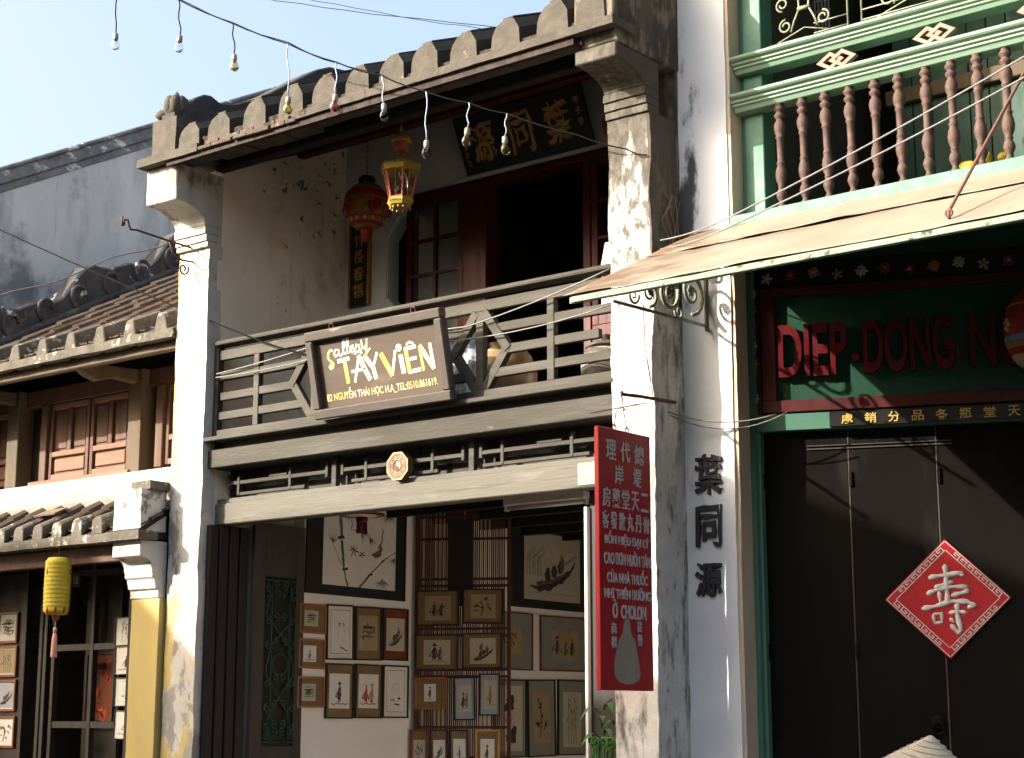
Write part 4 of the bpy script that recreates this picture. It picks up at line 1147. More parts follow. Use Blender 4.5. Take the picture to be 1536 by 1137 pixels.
# iron scroll bracket
bk = part('bracket', AW)
BX = 4.555
MB().tube([(BX, -0.72, 4.10), (BX, 0.37, 4.135)], 0.011, 6).build('bracket_bar', m_scroll, bk, smooth=True)
MB().tube([(BX, 0.352, 4.10), (BX, 0.352, 4.66)], 0.011, 6).build('bracket_bar', m_scroll, bk, smooth=True)
def bsp(cy_, cz, r0, r1, a0, t, rr=0.012):
    MB().tube([(BX, p[0], p[2]) for p in spiral(cy_, cz, r0, r1, a0, t, 0, 22)], [rr * (1 - 0.45 * i / 22) for i in range(23)], 6).build('bracket_scroll', m_scroll, bk, smooth=True)
bsp(0.18, 4.33, 0.15, 0.02, -pi / 2, 1.6, 0.015)
bsp(-0.10, 4.28, 0.12, 0.018, pi * 0.1, -1.6, 0.014)
bsp(-0.32, 4.23, 0.09, 0.016, -pi / 2, 1.5, 0.012)
bsp(-0.50, 4.18, 0.06, 0.012, 0.2, -1.4, 0.010)
for cy_, cz, r in ((0.17, 4.34, 0.032), (-0.09, 4.29, 0.03), (-0.31, 4.24, 0.024)):
    rs = MB()
    for q in range(6):
        a = q * pi / 3
        rs.ball((BX, cy_ + r * 0.7 * cos(a), cz + r * 0.7 * sin(a)), r * 0.55, 7, sq=(0.5, 1, 1))
    rs.ball((BX - 0.006, cy_, cz), r * 0.6, 8)
    rs.build('bracket_rosette', m_scroll, bk, smooth=True)
bsp(0.02, 4.17, 0.05, 0.01, pi, 1.2, 0.009)
bsp(0.27, 4.55, 0.07, 0.012, -pi / 2, -1.3, 0.011)

# ================================================================== signs
# gallery signboard leaning out from the railing
SGM = T((2.03, -0.012, 3.80)) @ RX(radians(12.6))
SG = thing('gallery_sign', 'brown framed gallery signboard with cream and yellow lettering leaning on the railing', 'sign', M=SGM)
SW, SH_ = 1.36, 0.665
fw = 0.075
for nm, x0, x1, z0, z1 in (('frame_bar', -SW / 2, SW / 2, 0, fw), ('frame_bar', -SW / 2, SW / 2, SH_ - fw, SH_), ('frame_bar', -SW / 2, -SW / 2 + fw, fw + 0.001, SH_ - fw - 0.001), ('frame_bar', SW / 2 - fw, SW / 2, fw + 0.001, SH_ - fw - 0.001)):
    MB().box(x0, x1, -0.075, 0.0, z0, z1).build(nm, m_signfr, SG, bevel=0.010, world=False, segs=1)
MB().box(-SW / 2 + 0.02, SW / 2 - 0.02, -0.022, -0.004, 0.02, SH_ - 0.02).build('board', m_signbd, SG, world=False)
for a in (-0.42, 0.40):
    MB().tube([(a + 0.022 * cos(t), -0.03, SH_ + 0.018 + 0.022 * sin(t)) for t in [q * pi / 5 for q in range(11)]], 0.004, 5).build('hanging_ring', m_rust, SG, world=False, smooth=True)
BW_, BH_ = SW - 2 * fw, SH_ - 2 * fw
def bx(u, v): return bu(0.16 + (u - 0.15) * 0.92, v)
def bu(u, v): return (-BW_ / 2 + u * BW_, fw + v * BH_)
def stroke(pts, m, mb):
    mb.ribbon([(*bu(u, v), w) for u, v, w in pts], m, -0.0235)
lt = MB()
t_ = 0.036
def L(u0, v0, u1, v1, w, m):
    k = lambda u: 0.16 + (u - 0.15) * 0.92
    stroke([(k(u0), v0, w), (k(u1), v1, w)], m, lt)
L(0.15, 0.655, 0.262, 0.675, 0.030, m_cream); L(0.215, 0.655, 0.225, 0.315, t_, m_yel)          # T
L(0.350, 0.690, 0.285, 0.315, 0.022, m_cream); L(0.345, 0.690, 0.425, 0.315, 0.042, m_cream); L(0.265, 0.475, 0.405, 0.490, 0.022, m_cream)   # A
L(0.315, 0.715, 0.350, 0.755, 0.016, m_cream); L(0.350, 0.755, 0.385, 0.715, 0.016, m_cream)
L(0.395, 0.680, 0.465, 0.480, 0.040, m_cream); L(0.515, 0.690, 0.462, 0.480, 0.022, m_cream); L(0.463, 0.490, 0.478, 0.315, 0.038, m_cream)   # Y
L(0.545, 0.665, 0.625, 0.325, 0.042, m_yel); L(0.675, 0.675, 0.622, 0.325, 0.024, m_cream)          # V
L(0.715, 0.60, 0.725, 0.33, 0.042, m_cream)                                                         # I
L(0.765, 0.675, 0.775, 0.335, 0.036, m_yel); L(0.755, 0.665, 0.855, 0.680, 0.028, m_cream); L(0.765, 0.510, 0.850, 0.520, 0.024, m_cream); L(0.765, 0.335, 0.872, 0.350, 0.028, m_cream)
L(0.775, 0.720, 0.805, 0.755, 0.016, m_cream); L(0.805, 0.755, 0.840, 0.720, 0.016, m_cream)
L(0.885, 0.680, 0.895, 0.325, 0.026, m_yel); L(0.885, 0.680, 0.985, 0.330, 0.038, m_letter); L(0.975, 0.690, 0.985, 0.330, 0.028, m_cream)  # N
lt.lathe([(0.028, 0), (0.028, 0.0012)], (*[bx(0.708, 0.70)[0]], -0.0228, bu(0.708, 0.70)[1]), 14, m_cream, RXP)
# handwritten word above
def script(pts, w, m=m_cream):
    stroke([(0.085 + u * 0.36, 0.63 + v * 0.345, w * (0.75 + 0.5 * abs(sin(i * 0.7)))) for i, (u, v) in enumerate(pts)], m, lt)
script([(0.14, 0.55), (0.08, 0.60), (0.02, 0.48), (0.0, 0.30), (0.03, 0.18), (0.08, 0.10), (0.11, 0.0), (0.09, -0.12), (0.03, -0.18), (0.0, -0.10), (0.06, 0.02)], 0.018, m_letter)
script([(0.28, 0.55), (0.20, 0.58), (0.15, 0.42), (0.18, 0.30), (0.25, 0.36), (0.29, 0.55), (0.27, 0.36), (0.30, 0.28), (0.35, 0.36)], 0.014)
script([(0.35, 0.36), (0.42, 0.70), (0.43, 0.95), (0.40, 0.98), (0.375, 0.60), (0.39, 0.32), (0.44, 0.36)], 0.014)
script([(0.44, 0.36), (0.51, 0.70), (0.525, 0.97), (0.49, 0.99), (0.465, 0.60), (0.48, 0.33), (0.54, 0.42)], 0.014)
script([(0.54, 0.44), (0.62, 0.52), (0.62, 0.62), (0.56, 0.60), (0.54, 0.44), (0.58, 0.32), (0.66, 0.44)], 0.014)
script([(0.66, 0.44), (0.70, 0.66), (0.72, 0.58), (0.76, 0.62), (0.75, 0.44), (0.77, 0.34), (0.80, 0.44)], 0.014)
script([(0.82, 0.80), (0.82, 0.52), (0.86, 0.42), (0.92, 0.55), (0.95, 0.82), (0.92, 0.45), (0.89, 0.10), (0.86, 0.05), (0.90, 0.20), (1.0, 0.40)], 0.017, m_letter)
lt.build('painted_name', None, SG, world=False)
X0 = SGM
u0, v0 = bu(0.5, 0.155)
text('82 NGUYỄN THÁI HỌC H.A_TEL:0510.861619.', 'painted_address', m_letter, SG, SGM @ T((u0 - 0.015, -0.0225, v0 + 0.006)), 1.10, 0.098, 0.0015, 0.008)

# black lacquer name board over the balcony door
CM = T((2.13, 1.585, 6.115)) @ RX(radians(25))
CB = thing('name_board', 'black lacquer name board with three large gold characters above the balcony door', 'sign', M=CM)
MB().box(-0.67, 0.67, -0.03, 0.0, 0.0, 0.50).build('board', m_lacq, CB, bevel=0.005, world=False)
for k, (ch, xx) in enumerate((('源', -0.40), ('同', 0.0), ('葉', 0.37))):
    text(ch, 'gold_character', m_gold, CB, CM @ T((xx, -0.030, 0.25)) @ RY(radians(-4)), 0.27, 0.34, 0.012, 0.018, shear=0.12, brush=0.09)
for k in range(3):
    text('甲子春'[k], 'small_character', m_gold, CB, CM @ T((0.60, -0.030, 0.38 - k * 0.085)), 0.05, 0.06, 0.004, 0.01)
    text('葉氏立'[k], 'small_character', m_gold, CB, CM @ T((-0.60, -0.030, 0.24 - k * 0.07)), 0.038, 0.05, 0.004, 0.01)

# narrow couplet board in the corner
KB = thing('couplet_board', 'narrow black board with a column of gold characters in the balcony corner', 'sign', (0.20, BW - 0.03, 5.16))
MB().box(-0.11, 0.11, -0.005, 0.031, 0.0, 0.86).build('board', m_lacq, KB, bevel=0.004, world=False)
for a in (-0.115, 0.115):
    MB().box(a - 0.012, a + 0.012, -0.012, 0.031, 0.0, 0.86).build('edge_strip', m_forg, KB, bevel=0.003, world=False)
for k, ch in enumerate('松竹長春福'):
    text(ch, 'gold_character', m_gold, KB, W[KB] @ T((0, -0.005, 0.76 - k * 0.155)), 0.12, 0.125, 0.006, 0.008, brush=0.06)

# red hanging sign at the column
RM = T((4.357, -0.328, 1.75)) @ RZ(pi / 2)
RS = thing('red_hanging_sign', 'tall red board with silver characters hanging edge-on from the column', 'sign', M=RM)
MB().box(-0.285, 0.285, 0.0, 0.035, 0.0, 1.61).build('board', m_red, RS, bevel=0.004, world=False)
def rrow(chars, z, h, w, x0=-0.235, x1=0.235):
    n = len(chars)
    for k, ch in enumerate(chars):
        xx = x0 + (x1 - x0) * (k + 0.5) / n
        text(ch, 'silver_character', m_silver, RS, RM @ T((xx, 0, z)), w, h, 0.005, 0.010, brush=0.03)
rrow('理代總', 1.475, 0.125, 0.105)
rrow('岸堤', 1.325, 0.12, 0.09, -0.17, 0.23)
rrow('房藥堂天二', 1.175, 0.12, 0.082, -0.26, 0.26)
rrow('客發散丸丹膏', 1.035, 0.11, 0.068, -0.265, 0.27)
for k, (s_, w_) in enumerate((('BỔN HIỆU ĐẠI LÝ', 0.48), ('CAO ĐƠN HUỜN TÁN', 0.50), ('CỦA NHÀ THUỐC', 0.44), ('NHỊ THIÊN ĐƯỜNG', 0.50))):
    text(s_, 'silver_lettering', m_silver, RS, RM @ T((0.01 if k < 4 else 0.03, 0, 0.922 - k * 0.112)), w_, 0.096, 0.005, 0.018)
for s_, xx, w_, h_ in (('Ở', -0.13, 0.05, 0.115), ('CHOLON', 0.07, 0.27, 0.085)):
    text(s_, 'silver_lettering', m_silver, RS, RM @ T((xx, 0, 0.477 + (h_ - 0.085) / 2)), w_, h_, 0.005, 0.018)
for k in range(2):
    text('商標'[k], 'silver_character', m_silver, RS, RM @ T((-0.145, 0, 0.375 - k * 0.085)), 0.055, 0.07, 0.004, 0.010)
    text('註冊'[k], 'silver_character', m_silver, RS, RM @ T((0.135, 0, 0.395 - k * 0.085)), 0.05, 0.07, 0.004, 0.010)
sil = [(-0.10, 0.05), (-0.14, 0.09), (-0.145, 0.16), (-0.12, 0.24), (-0.085, 0.31), (-0.05, 0.345), (-0.04, 0.39), (-0.03, 0.425), (0.0, 0.435), (0.025, 0.42), (0.03, 0.38),
       (0.04, 0.34), (0.08, 0.31), (0.10, 0.24), (0.12, 0.17), (0.135, 0.10), (0.11, 0.06), (0.04, 0.04), (-0.03, 0.038)]
MB().prism(sil, 'y', -0.003, 0.0005).build('painted_silhouette', m_ghost, RS, world=False)
for a in (-0.09, 0.05):
    MB().tube([(a + 0.02 * cos(t), 0.017, 1.622 + 0.02 * sin(t)) for t in [q * pi / 5 for q in range(11)]], 0.004, 5).build('hanging_ring', m_rust, RS, world=False, smooth=True)
MB().tube([(-0.09, 0.017, 1.63), (-0.07, 0.017, 1.72), (-0.03, 0.017, 1.76), (0.02, 0.017, 1.73), (0.05, 0.017, 1.63)], 0.0035, 5).build('wire_loop', m_rust, RS, world=False, smooth=True)
HB = thing('sign_bracket', 'rusty iron rod and hook that carries the red sign', 'bracket', (4.4, 0.0, 3.6))
MB().tube([(4.385, 0.22, 3.62), (4.385, -0.20, 3.60), (4.385, -0.385, 3.585), (4.385, -0.40, 3.60)], 0.012, 6).build('rod', m_rust, HB, smooth=True)
MB().tube([(4.385 + 0.0, -0.385 + 0.018 * cos(t), 3.575 + 0.018 * sin(t)) for t in [q * pi / 4 for q in range(7)]] + [(4.385, -0.385, 3.50), (4.385, -0.375, 3.48), (4.385, -0.36, 3.50)], 0.0045, 5).build('hook', m_rust, HB, smooth=True)
MB().tube([(4.30, 0.02, 3.60), (4.1, -0.35, 3.50)], 0.004, 5).build('stay_wire', m_rust, HB, smooth=True)

# eight-sided charm plaque over the lintel
BGM = T((2.02, 0.118, 3.40))
BG = thing('octagon_plaque', 'small gilded eight-sided charm plaque with red and white centre on the beam', 'plaque', M=BGM)
oc = [(0.112 * cos(pi / 8 + k * pi / 4), 0.112 * sin(pi / 8 + k * pi / 4)) for k in range(8)]
MB().prism(oc, 'y', 0.0, 0.057).build('disc', m_brassd, BG, bevel=0.002, world=False)
rg = MB()
for r0, r1 in ((0.098, 0.112), (0.090, 0.0935), (0.076, 0.082), (0.063, 0.069), (0.050, 0.056)):
    for k in range(8):
        a0, a1 = pi / 8 + k * pi / 4, pi / 8 + (k + 1) * pi / 4
        q = lambda r, a: Vector((r * cos(a), r * sin(a)))
        if r1 < 0.085 and (k * 3 + int(r0 * 1000)) % 3 == 0:
            for f0, f1 in ((0.08, 0.44), (0.56, 0.92)):
                rg.prism([tuple(q(r, a0).lerp(q(r, a1), f)) for r, f in ((r0, f0), (r1, f0), (r1, f1), (r0, f1))], 'y', -0.005, 0.002)
        else:
            rg.prism([tuple(q(r, a0).lerp(q(r, a1), f)) for r, f in ((r0, 0.0), (r1, 0.0), (r1, 1.0), (r0, 1.0))], 'y', -0.006, 0.002)
for k in range(8):
    a = pi / 8 + k * pi / 4
    d = Vector((cos(a), sin(a)))
    n_ = Vector((-sin(a), cos(a))) * 0.002
    rg.prism([tuple(d * 0.045 + n_), tuple(d * 0.10 + n_), tuple(d * 0.10 - n_), tuple(d * 0.045 - n_)], 'y', -0.004, 0.002)
rg.build('trigram_bars', m_brass, BG, world=False)
yy_ = MB()
yy_.lathe([(0.036, 0), (0.036, 0.006)], (0, 0.0, 0), 20, m_brass, RXP)
half = [(0.034 * cos(pi / 2 + k * pi / 12), 0.034 * sin(pi / 2 + k * pi / 12)) for k in range(13)] + [(0.017 * cos(-pi / 2 + k * pi / 8), -0.017 + 0.017 * sin(-pi / 2 + k * pi / 8)) for k in range(9)] + [(0.017 * cos(-pi / 2 - k * pi / 8), 0.017 + 0.017 * sin(-pi / 2 - k * pi / 8)) for k in range(9)]
yy_.prism(half, 'y', -0.009, -0.002, m_lred)
yy_.build('yin_yang', None, BG, world=False)

# house number plate
NP = thing('number_plate', 'faded pale green house number plate nailed to the right end of the beam', 'plate', (3.735, 0.148, 3.20))
MB().box(-0.095, 0.095, -0.006, 0.0, -0.078, 0.076).build('plate', m_plate, NP, bevel=0.002, world=False)
text('82', 'number', m_platen, NP, W[NP] @ T((0.0, -0.006, 0.010)), 0.085, 0.07, 0.001, 0.02)

# diamond longevity plaque on the doors
DM = SHM @ T((1.085, 0.03, 2.32))
DP = thing('diamond_plaque', 'red diamond board with a big silver character and key-pattern border on black doors', 'plaque', M=DM)
R0 = 0.385
MB().prism([(-R0, 0), (0, R0 * 0.97), (R0, 0), (0, -R0 * 0.97)], 'y', -0.014, 0.0).build('board', m_red, DP, bevel=0.002, world=False)
kb = MB()
m_cr = m_silver
for q in range(4):
    a = q * pi / 2
    c0, c1 = Vector((R0 * cos(a), R0 * 0.97 * sin(a))), Vector((R0 * cos(a + pi / 2), R0 * 0.97 * sin(a + pi / 2)))
    d = (c1 - c0).normalized()
    nn = Vector((-d.y, d.x))
    if nn.dot(-c0) < 0:
        nn = -nn
    ln = (c1 - c0).length
    def seg(s0, s1, t0, t1):
        P = [c0 + d * s + nn * t for s, t in ((s0, t0), (s1, t0), (s1, t1), (s0, t1))]
        kb.add([(p.x, -0.0155, p.y) for p in P], [(0, 1, 2, 3)])
    seg(0.012, ln - 0.012, 0.006, 0.011)
    seg(0.05, ln - 0.05, 0.046, 0.051)
    st = 0.056
    s = 0.055
    while s + st < ln - 0.045:
        seg(s, s + 0.006, 0.017, 0.046)
        seg(s + 0.006, s + st * 0.66, 0.017, 0.0225)
        seg(s + st * 0.66, s + st * 0.66 + 0.006, 0.017, 0.036)
        seg(s + st * 0.36, s + st * 0.66, 0.031, 0.036)
        s += st
kb.build('key_border', m_silver, DP, world=False)
lc = MB()
def lstroke(pts, r):
    """soft raised brush stroke; pts in the plaque's own grid (x right, z up)"""
    P = [((x - 378) * 0.00127, 0.0, (375 - y) * 0.00127) for x, y in pts]
    Q = []
    for p, q in zip(P, P[1:]):
        Q += [Vector(p).lerp(Vector(q), f) for f in (0, 0.25, 0.5, 0.75)]
    Q.append(Vector(P[-1]))
    n_ = len(Q)
    rad = [r * (0.35 if i in (0, n_ - 1) else 0.85 + 0.22 * sin(i * 1.3)) for i in range(n_)]
    t_ = MB().tube(Q, rad, 8)
    lc.add([(v.x, -0.014 + v.y * 0.7, v.z) for v in t_.v], t_.f)
for pts, r in (([(372, 205), (378, 260), (376, 330), (380, 400)], 0.019), ([(290, 272), (350, 262), (455, 250), (450, 268)], 0.018), ([(315, 322), (360, 306), (412, 292)], 0.015),
               ([(278, 352), (330, 330), (400, 318), (470, 320), (474, 342), (420, 356), (396, 362)], 0.017), ([(338, 335), (346, 402)], 0.014), ([(250, 424), (318, 412), (400, 388), (470, 392), (505, 412), (470, 420)], 0.018),
               ([(304, 452), (312, 496), (346, 490), (346, 446), (304, 452)], 0.011), ([(380, 446), (430, 438), (468, 448)], 0.014), ([(424, 396), (420, 450), (436, 528), (420, 542), (386, 502)], 0.018), ([(384, 470), (404, 492)], 0.012)):
    lstroke(pts, r)
lc.build('silver_character', m_silver, DP, world=False, smooth=True)

# ================================================================== lanterns
def lathe_obj(name, prof, m, par, n=20, ph=0, smooth=True):
    return MB().lathe(prof, (0, 0, 0), n, None, None, ph).build(name, m, par, smooth=smooth, world=False)
RL = thing('round_lantern', 'round amber and red silk lantern on a chain near the balcony corner', 'lantern', M=T((0.82, 1.0, 5.62)) @ Matrix.Diagonal((0.76, 0.76, 1, 1)))
lathe_obj('lantern_body', [(0.07, 0.0)] + [(0.255 * sin(0.28 + (pi - 0.56) * i / 14), 0.205 - 0.215 * cos(0.28 + (pi - 0.56) * i / 14)) for i in range(15)] + [(0.07, 0.415)], m_lany, RL, 26)
bnd = MB()
for z0, z1, m in ((0.255, 0.32, m_lanr), (0.03, 0.05, m_lanr), (0.09, 0.10, m_lanr), (0.22, 0.228, m_lanr)):
    pr_ = []
    for i in range(5):
        z = z0 + (z1 - z0) * i / 4
        c = max(-1, min(1, (0.205 - z) / 0.215))
        pr_.append((0.255 * sqrt(1 - c * c) + 0.003, z))
    bnd.lathe(pr_, n=26, m=m)
for k in range(14):
    a = k * 2 * pi / 14
    z = 0.07
    r = 0.255 * sqrt(1 - ((0.205 - z) / 0.215) ** 2) + 0.002
    bnd.ball((r * cos(a), r * sin(a), z), 0.016, 8, m=m_fl1, sq=(1, 1, 1.2))
for k in range(5):
    a = k * 2 * pi / 5 - 1.7
    for da, zz in ((0, 0.16), (0.2, 0.19), (-0.2, 0.17), (0.08, 0.20), (-0.1, 0.14)):
        r = 0.255 * sqrt(1 - ((0.205 - zz) / 0.215) ** 2)
        bnd.ball((r * cos(a + da), r * sin(a + da), zz), 0.034, 8, m=m_lanr, sq=(1, 1, 1.1))
bnd.build('lantern_pattern', None, RL, world=False, smooth=True)
lathe_obj('lantern_cap', [(0.09, 0.41), (0.10, 0.44), (0.07, 0.47), (0.02, 0.48)], m_darkwood, RL)
lathe_obj('lantern_foot', [(0.055, -0.10), (0.06, -0.04), (0.075, 0.0), (0.06, 0.01)], m_lanr, RL)
ch_ = MB()
for k in range(9):
    ch_.tube([(0.012 * cos(t) * (k % 2), 0.012 * cos(t) * ((k + 1) % 2), 0.49 + k * 0.045 + 0.026 * sin(t)) for t in [q * pi / 4 for q in range(9)]], 0.003, 4)
ch_.build('chain', m_rust, RL, world=False)

HL = thing('hexagonal_lantern', 'glass six-sided lantern with red bars and yellow crown under the eave', 'lantern', M=T((1.80, 0.35, 5.47)) @ Matrix.Diagonal((0.78, 0.78, 0.95, 1)))
hx = lambda r, z, ph=0: [(r * cos(k * pi / 3 + ph), r * sin(k * pi / 3 + ph), z) for k in range(6)]
PH = 0.35
lathe_obj('base_tray', [(0.075, 0.0), (0.12, 0.02), (0.135, 0.05), (0.135, 0.075), (0.12, 0.08)], m_hexy, HL, 6, PH, False)
lathe_obj('crown', [(0.165, 0.295), (0.205, 0.305), (0.205, 0.35), (0.165, 0.365), (0.09, 0.40), (0.075, 0.40)], m_hexy, HL, 6, PH, False)
fr = MB()
for k in range(6):
    a, b = hx(0.122, 0.08, PH)[k], hx(0.178, 0.30, PH)[k]
    fr.tube([a, b], 0.009, 5)
    a2, b2 = hx(0.122, 0.085, PH)[(k + 1) % 6], hx(0.178, 0.295, PH)[(k + 1) % 6]
    fr.tube([a, a2], 0.006, 5)
    m0 = Vector(a).lerp(Vector(a2), 0.5); m1 = Vector(b).lerp(Vector(b2), 0.5)
    fr.tube([m0, m1], 0.004, 4)
    fr.tube([Vector(hx(0.09, 0.40, PH)[k]), Vector((0.055 * cos(k * pi / 3 + PH), 0.055 * sin(k * pi / 3 + PH), 0.49))], 0.005, 5)
fr.build('lantern_bars', m_hexr, HL, world=False)
gp = MB()
lo, hi = hx(0.116, 0.085, PH), hx(0.170, 0.295, PH)
for k in range(6):
    gp.add([lo[k], lo[(k + 1) % 6], hi[(k + 1) % 6], hi[k]], [(0, 1, 2, 3)])
gp.build('glass_panes', m_pane, HL, world=False)
orn = MB()
for k in range(36):
    a = k * 2 * pi / 36
    rr_ = 0.205 / max(cos(((a - PH) % (pi / 3)) - pi / 6) / cos(pi / 6), 0.8) * 0.985
    orn.ball((rr_ * cos(a), rr_ * sin(a), 0.36), 0.013, 6)
    orn.ball((rr_ * 0.66 * cos(a), rr_ * 0.66 * sin(a), 0.002 + 0.05), 0.009, 5)
for k in range(12):
    a = k * pi / 6
    orn.ball((0.10 * cos(a), 0.10 * sin(a), -0.002), 0.011, 6)
orn.build('crown_beads', m_hexy, HL, world=False, kind='stuff')
lathe_obj('chimney', [(0.06, 0.485), (0.075, 0.50), (0.075, 0.56), (0.065, 0.57)], m_hexr, HL, 12)
lathe_obj('dome', [(0.105, 0.565), (0.10, 0.58), (0.085, 0.61), (0.05, 0.64), (0.02, 0.655), (0.022, 0.67), (0.012, 0.70), (0.003, 0.725)], m_hexy, HL, 16)
lathe_obj('candle_glass', [(0.045, 0.08), (0.05, 0.16), (0.04, 0.30), (0.035, 0.30)], m_pane, HL, 12)

R2 = thing('red_lantern', 'red and yellow silk lantern half hidden behind the right column', 'lantern', M=T((3.66, 0.75, 5.70)) @ Matrix.Diagonal((0.85, 0.85, 0.95, 1)))
lathe_obj('lantern_body', [(0.05, 0.0)] + [(0.20 * sin(0.25 + (pi - 0.5) * i / 12), 0.17 - 0.175 * cos(0.25 + (pi - 0.5) * i / 12)) for i in range(13)] + [(0.05, 0.345)], m_lanr, R2, 22)
b2_ = MB()
for k in range(7):
    a = k * 2 * pi / 7
    b2_.tube([(0.203 * sin(0.4 + 2.2 * i / 8) * cos(a + 0.02 * i), 0.203 * sin(0.4 + 2.2 * i / 8) * sin(a), 0.17 - 0.178 * cos(0.4 + 2.2 * i / 8)) for i in range(9)], 0.016, 5)
b2_.build('yellow_ribs', m_lany, R2, world=False, smooth=True)
MB().tube([(0, 0, 0.34), (0, 0, 0.72)], 0.004, 4).build('hanging_cord', m_rust, R2, world=False)

YL = thing('yellow_lantern', 'tall yellow cloth lantern with pink tassel under the low eave', 'lantern', M=T((-1.40, -0.30, 2.42)) @ Matrix.Diagonal((0.64, 0.64, 1, 1)))
lathe_obj('lantern_body', [(0.05, -0.005), (0.13, 0.0), (0.150, 0.012)] + [(0.160 + 0.006 * abs(sin(pi * q / 4)) + 0.006 * sin(pi * q / 48), 0.02 + 0.42 * q / 48) for q in range(49)] + [(0.13, 0.47), (0.05, 0.475)], m_lanyl, YL, 24)
pt_ = MB()
for k in range(9):
    a = k * 2 * pi / 9
    for zz, q in ((0.035, 0.0), (0.35, 0.5)):
        if zz > 0.1 and k % 3:
            continue
        for d in range(4):
            pt_.ball((0.160 * cos(a + q + 0.05 * cos(d * 1.57)), 0.160 * sin(a + q + 0.05 * cos(d * 1.57)), zz + 0.013 * sin(d * 1.57)), 0.013, 6, m=m_lanr)
pt_.build('painted_flowers', None, YL, world=False, smooth=True, kind='stuff')
lathe_obj('lantern_foot', [(0.03, -0.05), (0.05, -0.02), (0.06, 0.0), (0.05, 0.01)], m_hexr, YL)
tl = MB().tube([(0, 0, -0.05), (0, 0, -0.11)], 0.005, 5).ball((0, 0, -0.125), 0.026, 8).lathe([(0.018, -0.15), (0.034, -0.19), (0.042, -0.34), (0.038, -0.35)], n=12)
tl.build('tassel', m_tassel, YL, world=False, smooth=True)
MB().tube([(0, 0, 0.47), (0, 0, 0.58)], 0.005, 5).build('hanging_cord', m_rust, YL, world=False)

PLN = thing('paper_lantern', 'pale paper lantern with red fringe hanging just behind the beam', 'lantern', M=T((1.0, 0.82, 3.03)) @ Matrix.Diagonal((0.76, 0.76, 1, 1)))
lathe_obj('lantern_body', [(0.10, 0.13), (0.24, 0.15), (0.26, 0.20), (0.25, 0.28), (0.10, 0.31)], m_paperl, PLN, 22)
lathe_obj('red_band', [(0.235, 0.140), (0.243, 0.147), (0.245, 0.155), (0.235, 0.156)], m_lred, PLN, 22)
fg = MB()
for k in range(26):
    a = k * 2 * pi / 26
    fg.tube([(0.05 * cos(a), 0.05 * sin(a), 0.13), (0.055 * cos(a), 0.055 * sin(a), 0.0)], 0.005, 4)
fg.lathe([(0.055, 0.085), (0.062, 0.10), (0.062, 0.13), (0.05, 0.135)], n=16)
fg.build('fringe', m_lred, PLN, world=False)
MB().tube([(0, 0, 0.30), (0, 0, 0.41)], 0.004, 4).build('hanging_cord', m_rust, PLN, world=False)

LL = thing('painted_lantern', 'painted glass lantern with blue and orange bands at the right edge', 'lantern', M=SHM @ T((1.70, -0.22, 3.70)))
lathe_obj('lantern_body', [(0.05, 0.0)] + [(0.185 * sin(0.3 + (pi - 0.6) * i / 14), 0.26 - 0.27 * cos(0.3 + (pi - 0.6) * i / 14)) for i in range(15)] + [(0.05, 0.52)], m_lanr, LL, 24)
bb = MB()
for z0, z1, m in ((0.02, 0.09, m_ghost), (0.10, 0.13, m_lanr), (0.13, 0.17, m_lany), (0.17, 0.21, INK['u']), (0.40, 0.42, m_lany)):
    bb.lathe([(0.188 * sqrt(max(0.02, 1 - ((0.26 - z) / 0.27) ** 2)) + 0.001, z) for z in (z0, (z0 + z1) / 2, z1)], n=24, m=m)
for k in range(6):
    a = k * pi / 3 + 3.6
    for q in range(5):
        bb.ball((0.182 * cos(a + 0.10 * cos(q * 1.26)), 0.182 * sin(a + 0.10 * cos(q * 1.26)), 0.28 + 0.03 * sin(q * 1.26)), 0.016, 6, m=m_fl1)
bb.build('painted_bands', None, LL, world=False, smooth=True)
MB().tube([(0, 0, 0.51), (0, 0, 0.66)], 0.004, 4).build('hanging_cord', m_rust, LL, world=False)

# ================================================================== string of bulbs
ends = [((0.38, -1.36, 7.20), (0.40, -1.36, 6.72)), ((0.93, -1.2, 6.90), (0.96, -1.2, 6.61)), ((1.39, -1.06, 6.64), (1.41, -1.06, 6.39)), ((1.83, -0.92, 6.41), (1.85, -0.92, 6.0)),
        ((2.21, -0.80, 6.21), (2.21, -0.80, 5.97)), ((2.55, -0.68, 6.06), (2.57, -0.68, 5.85)), ((2.87, -0.57, 5.90), (2.88, -0.57, 5.54)), ((3.17, -0.46, 5.78), (3.16, -0.46, 5.60)), ((3.43, -0.36, 5.67), (3.41, -0.36, 5.51))]
main = [(-0.9, -1.75, 7.95)] + [e[0] for e in ends] + [(3.9, -0.18, 5.46), (4.21, -0.05, 5.33), (4.345, -0.008, 5.27)]
fine = []
for a, b in zip(main, main[1:]):
    for i in range(4):
        fine.append(Vector(a).lerp(Vector(b), i / 4) + Vector((0, 0, -0.012 * sin(pi * i / 4))))
fine.append(Vector(main[-1]))
ws = thing('bulb_wire', 'grey wire of the bulb string slanting down to the column', 'wire', (1.9, -0.9, 6.4))
MB().tube(fine, 0.0055, 5).build('main_wire', m_cord, ws, smooth=True)
MB().tube([p + Vector((0.004, 0.0, 0.010 * sin(i * 0.9))) for i, p in enumerate(fine[:26])], 0.0035, 5).build('twisted_wire', m_cord, ws, smooth=True)
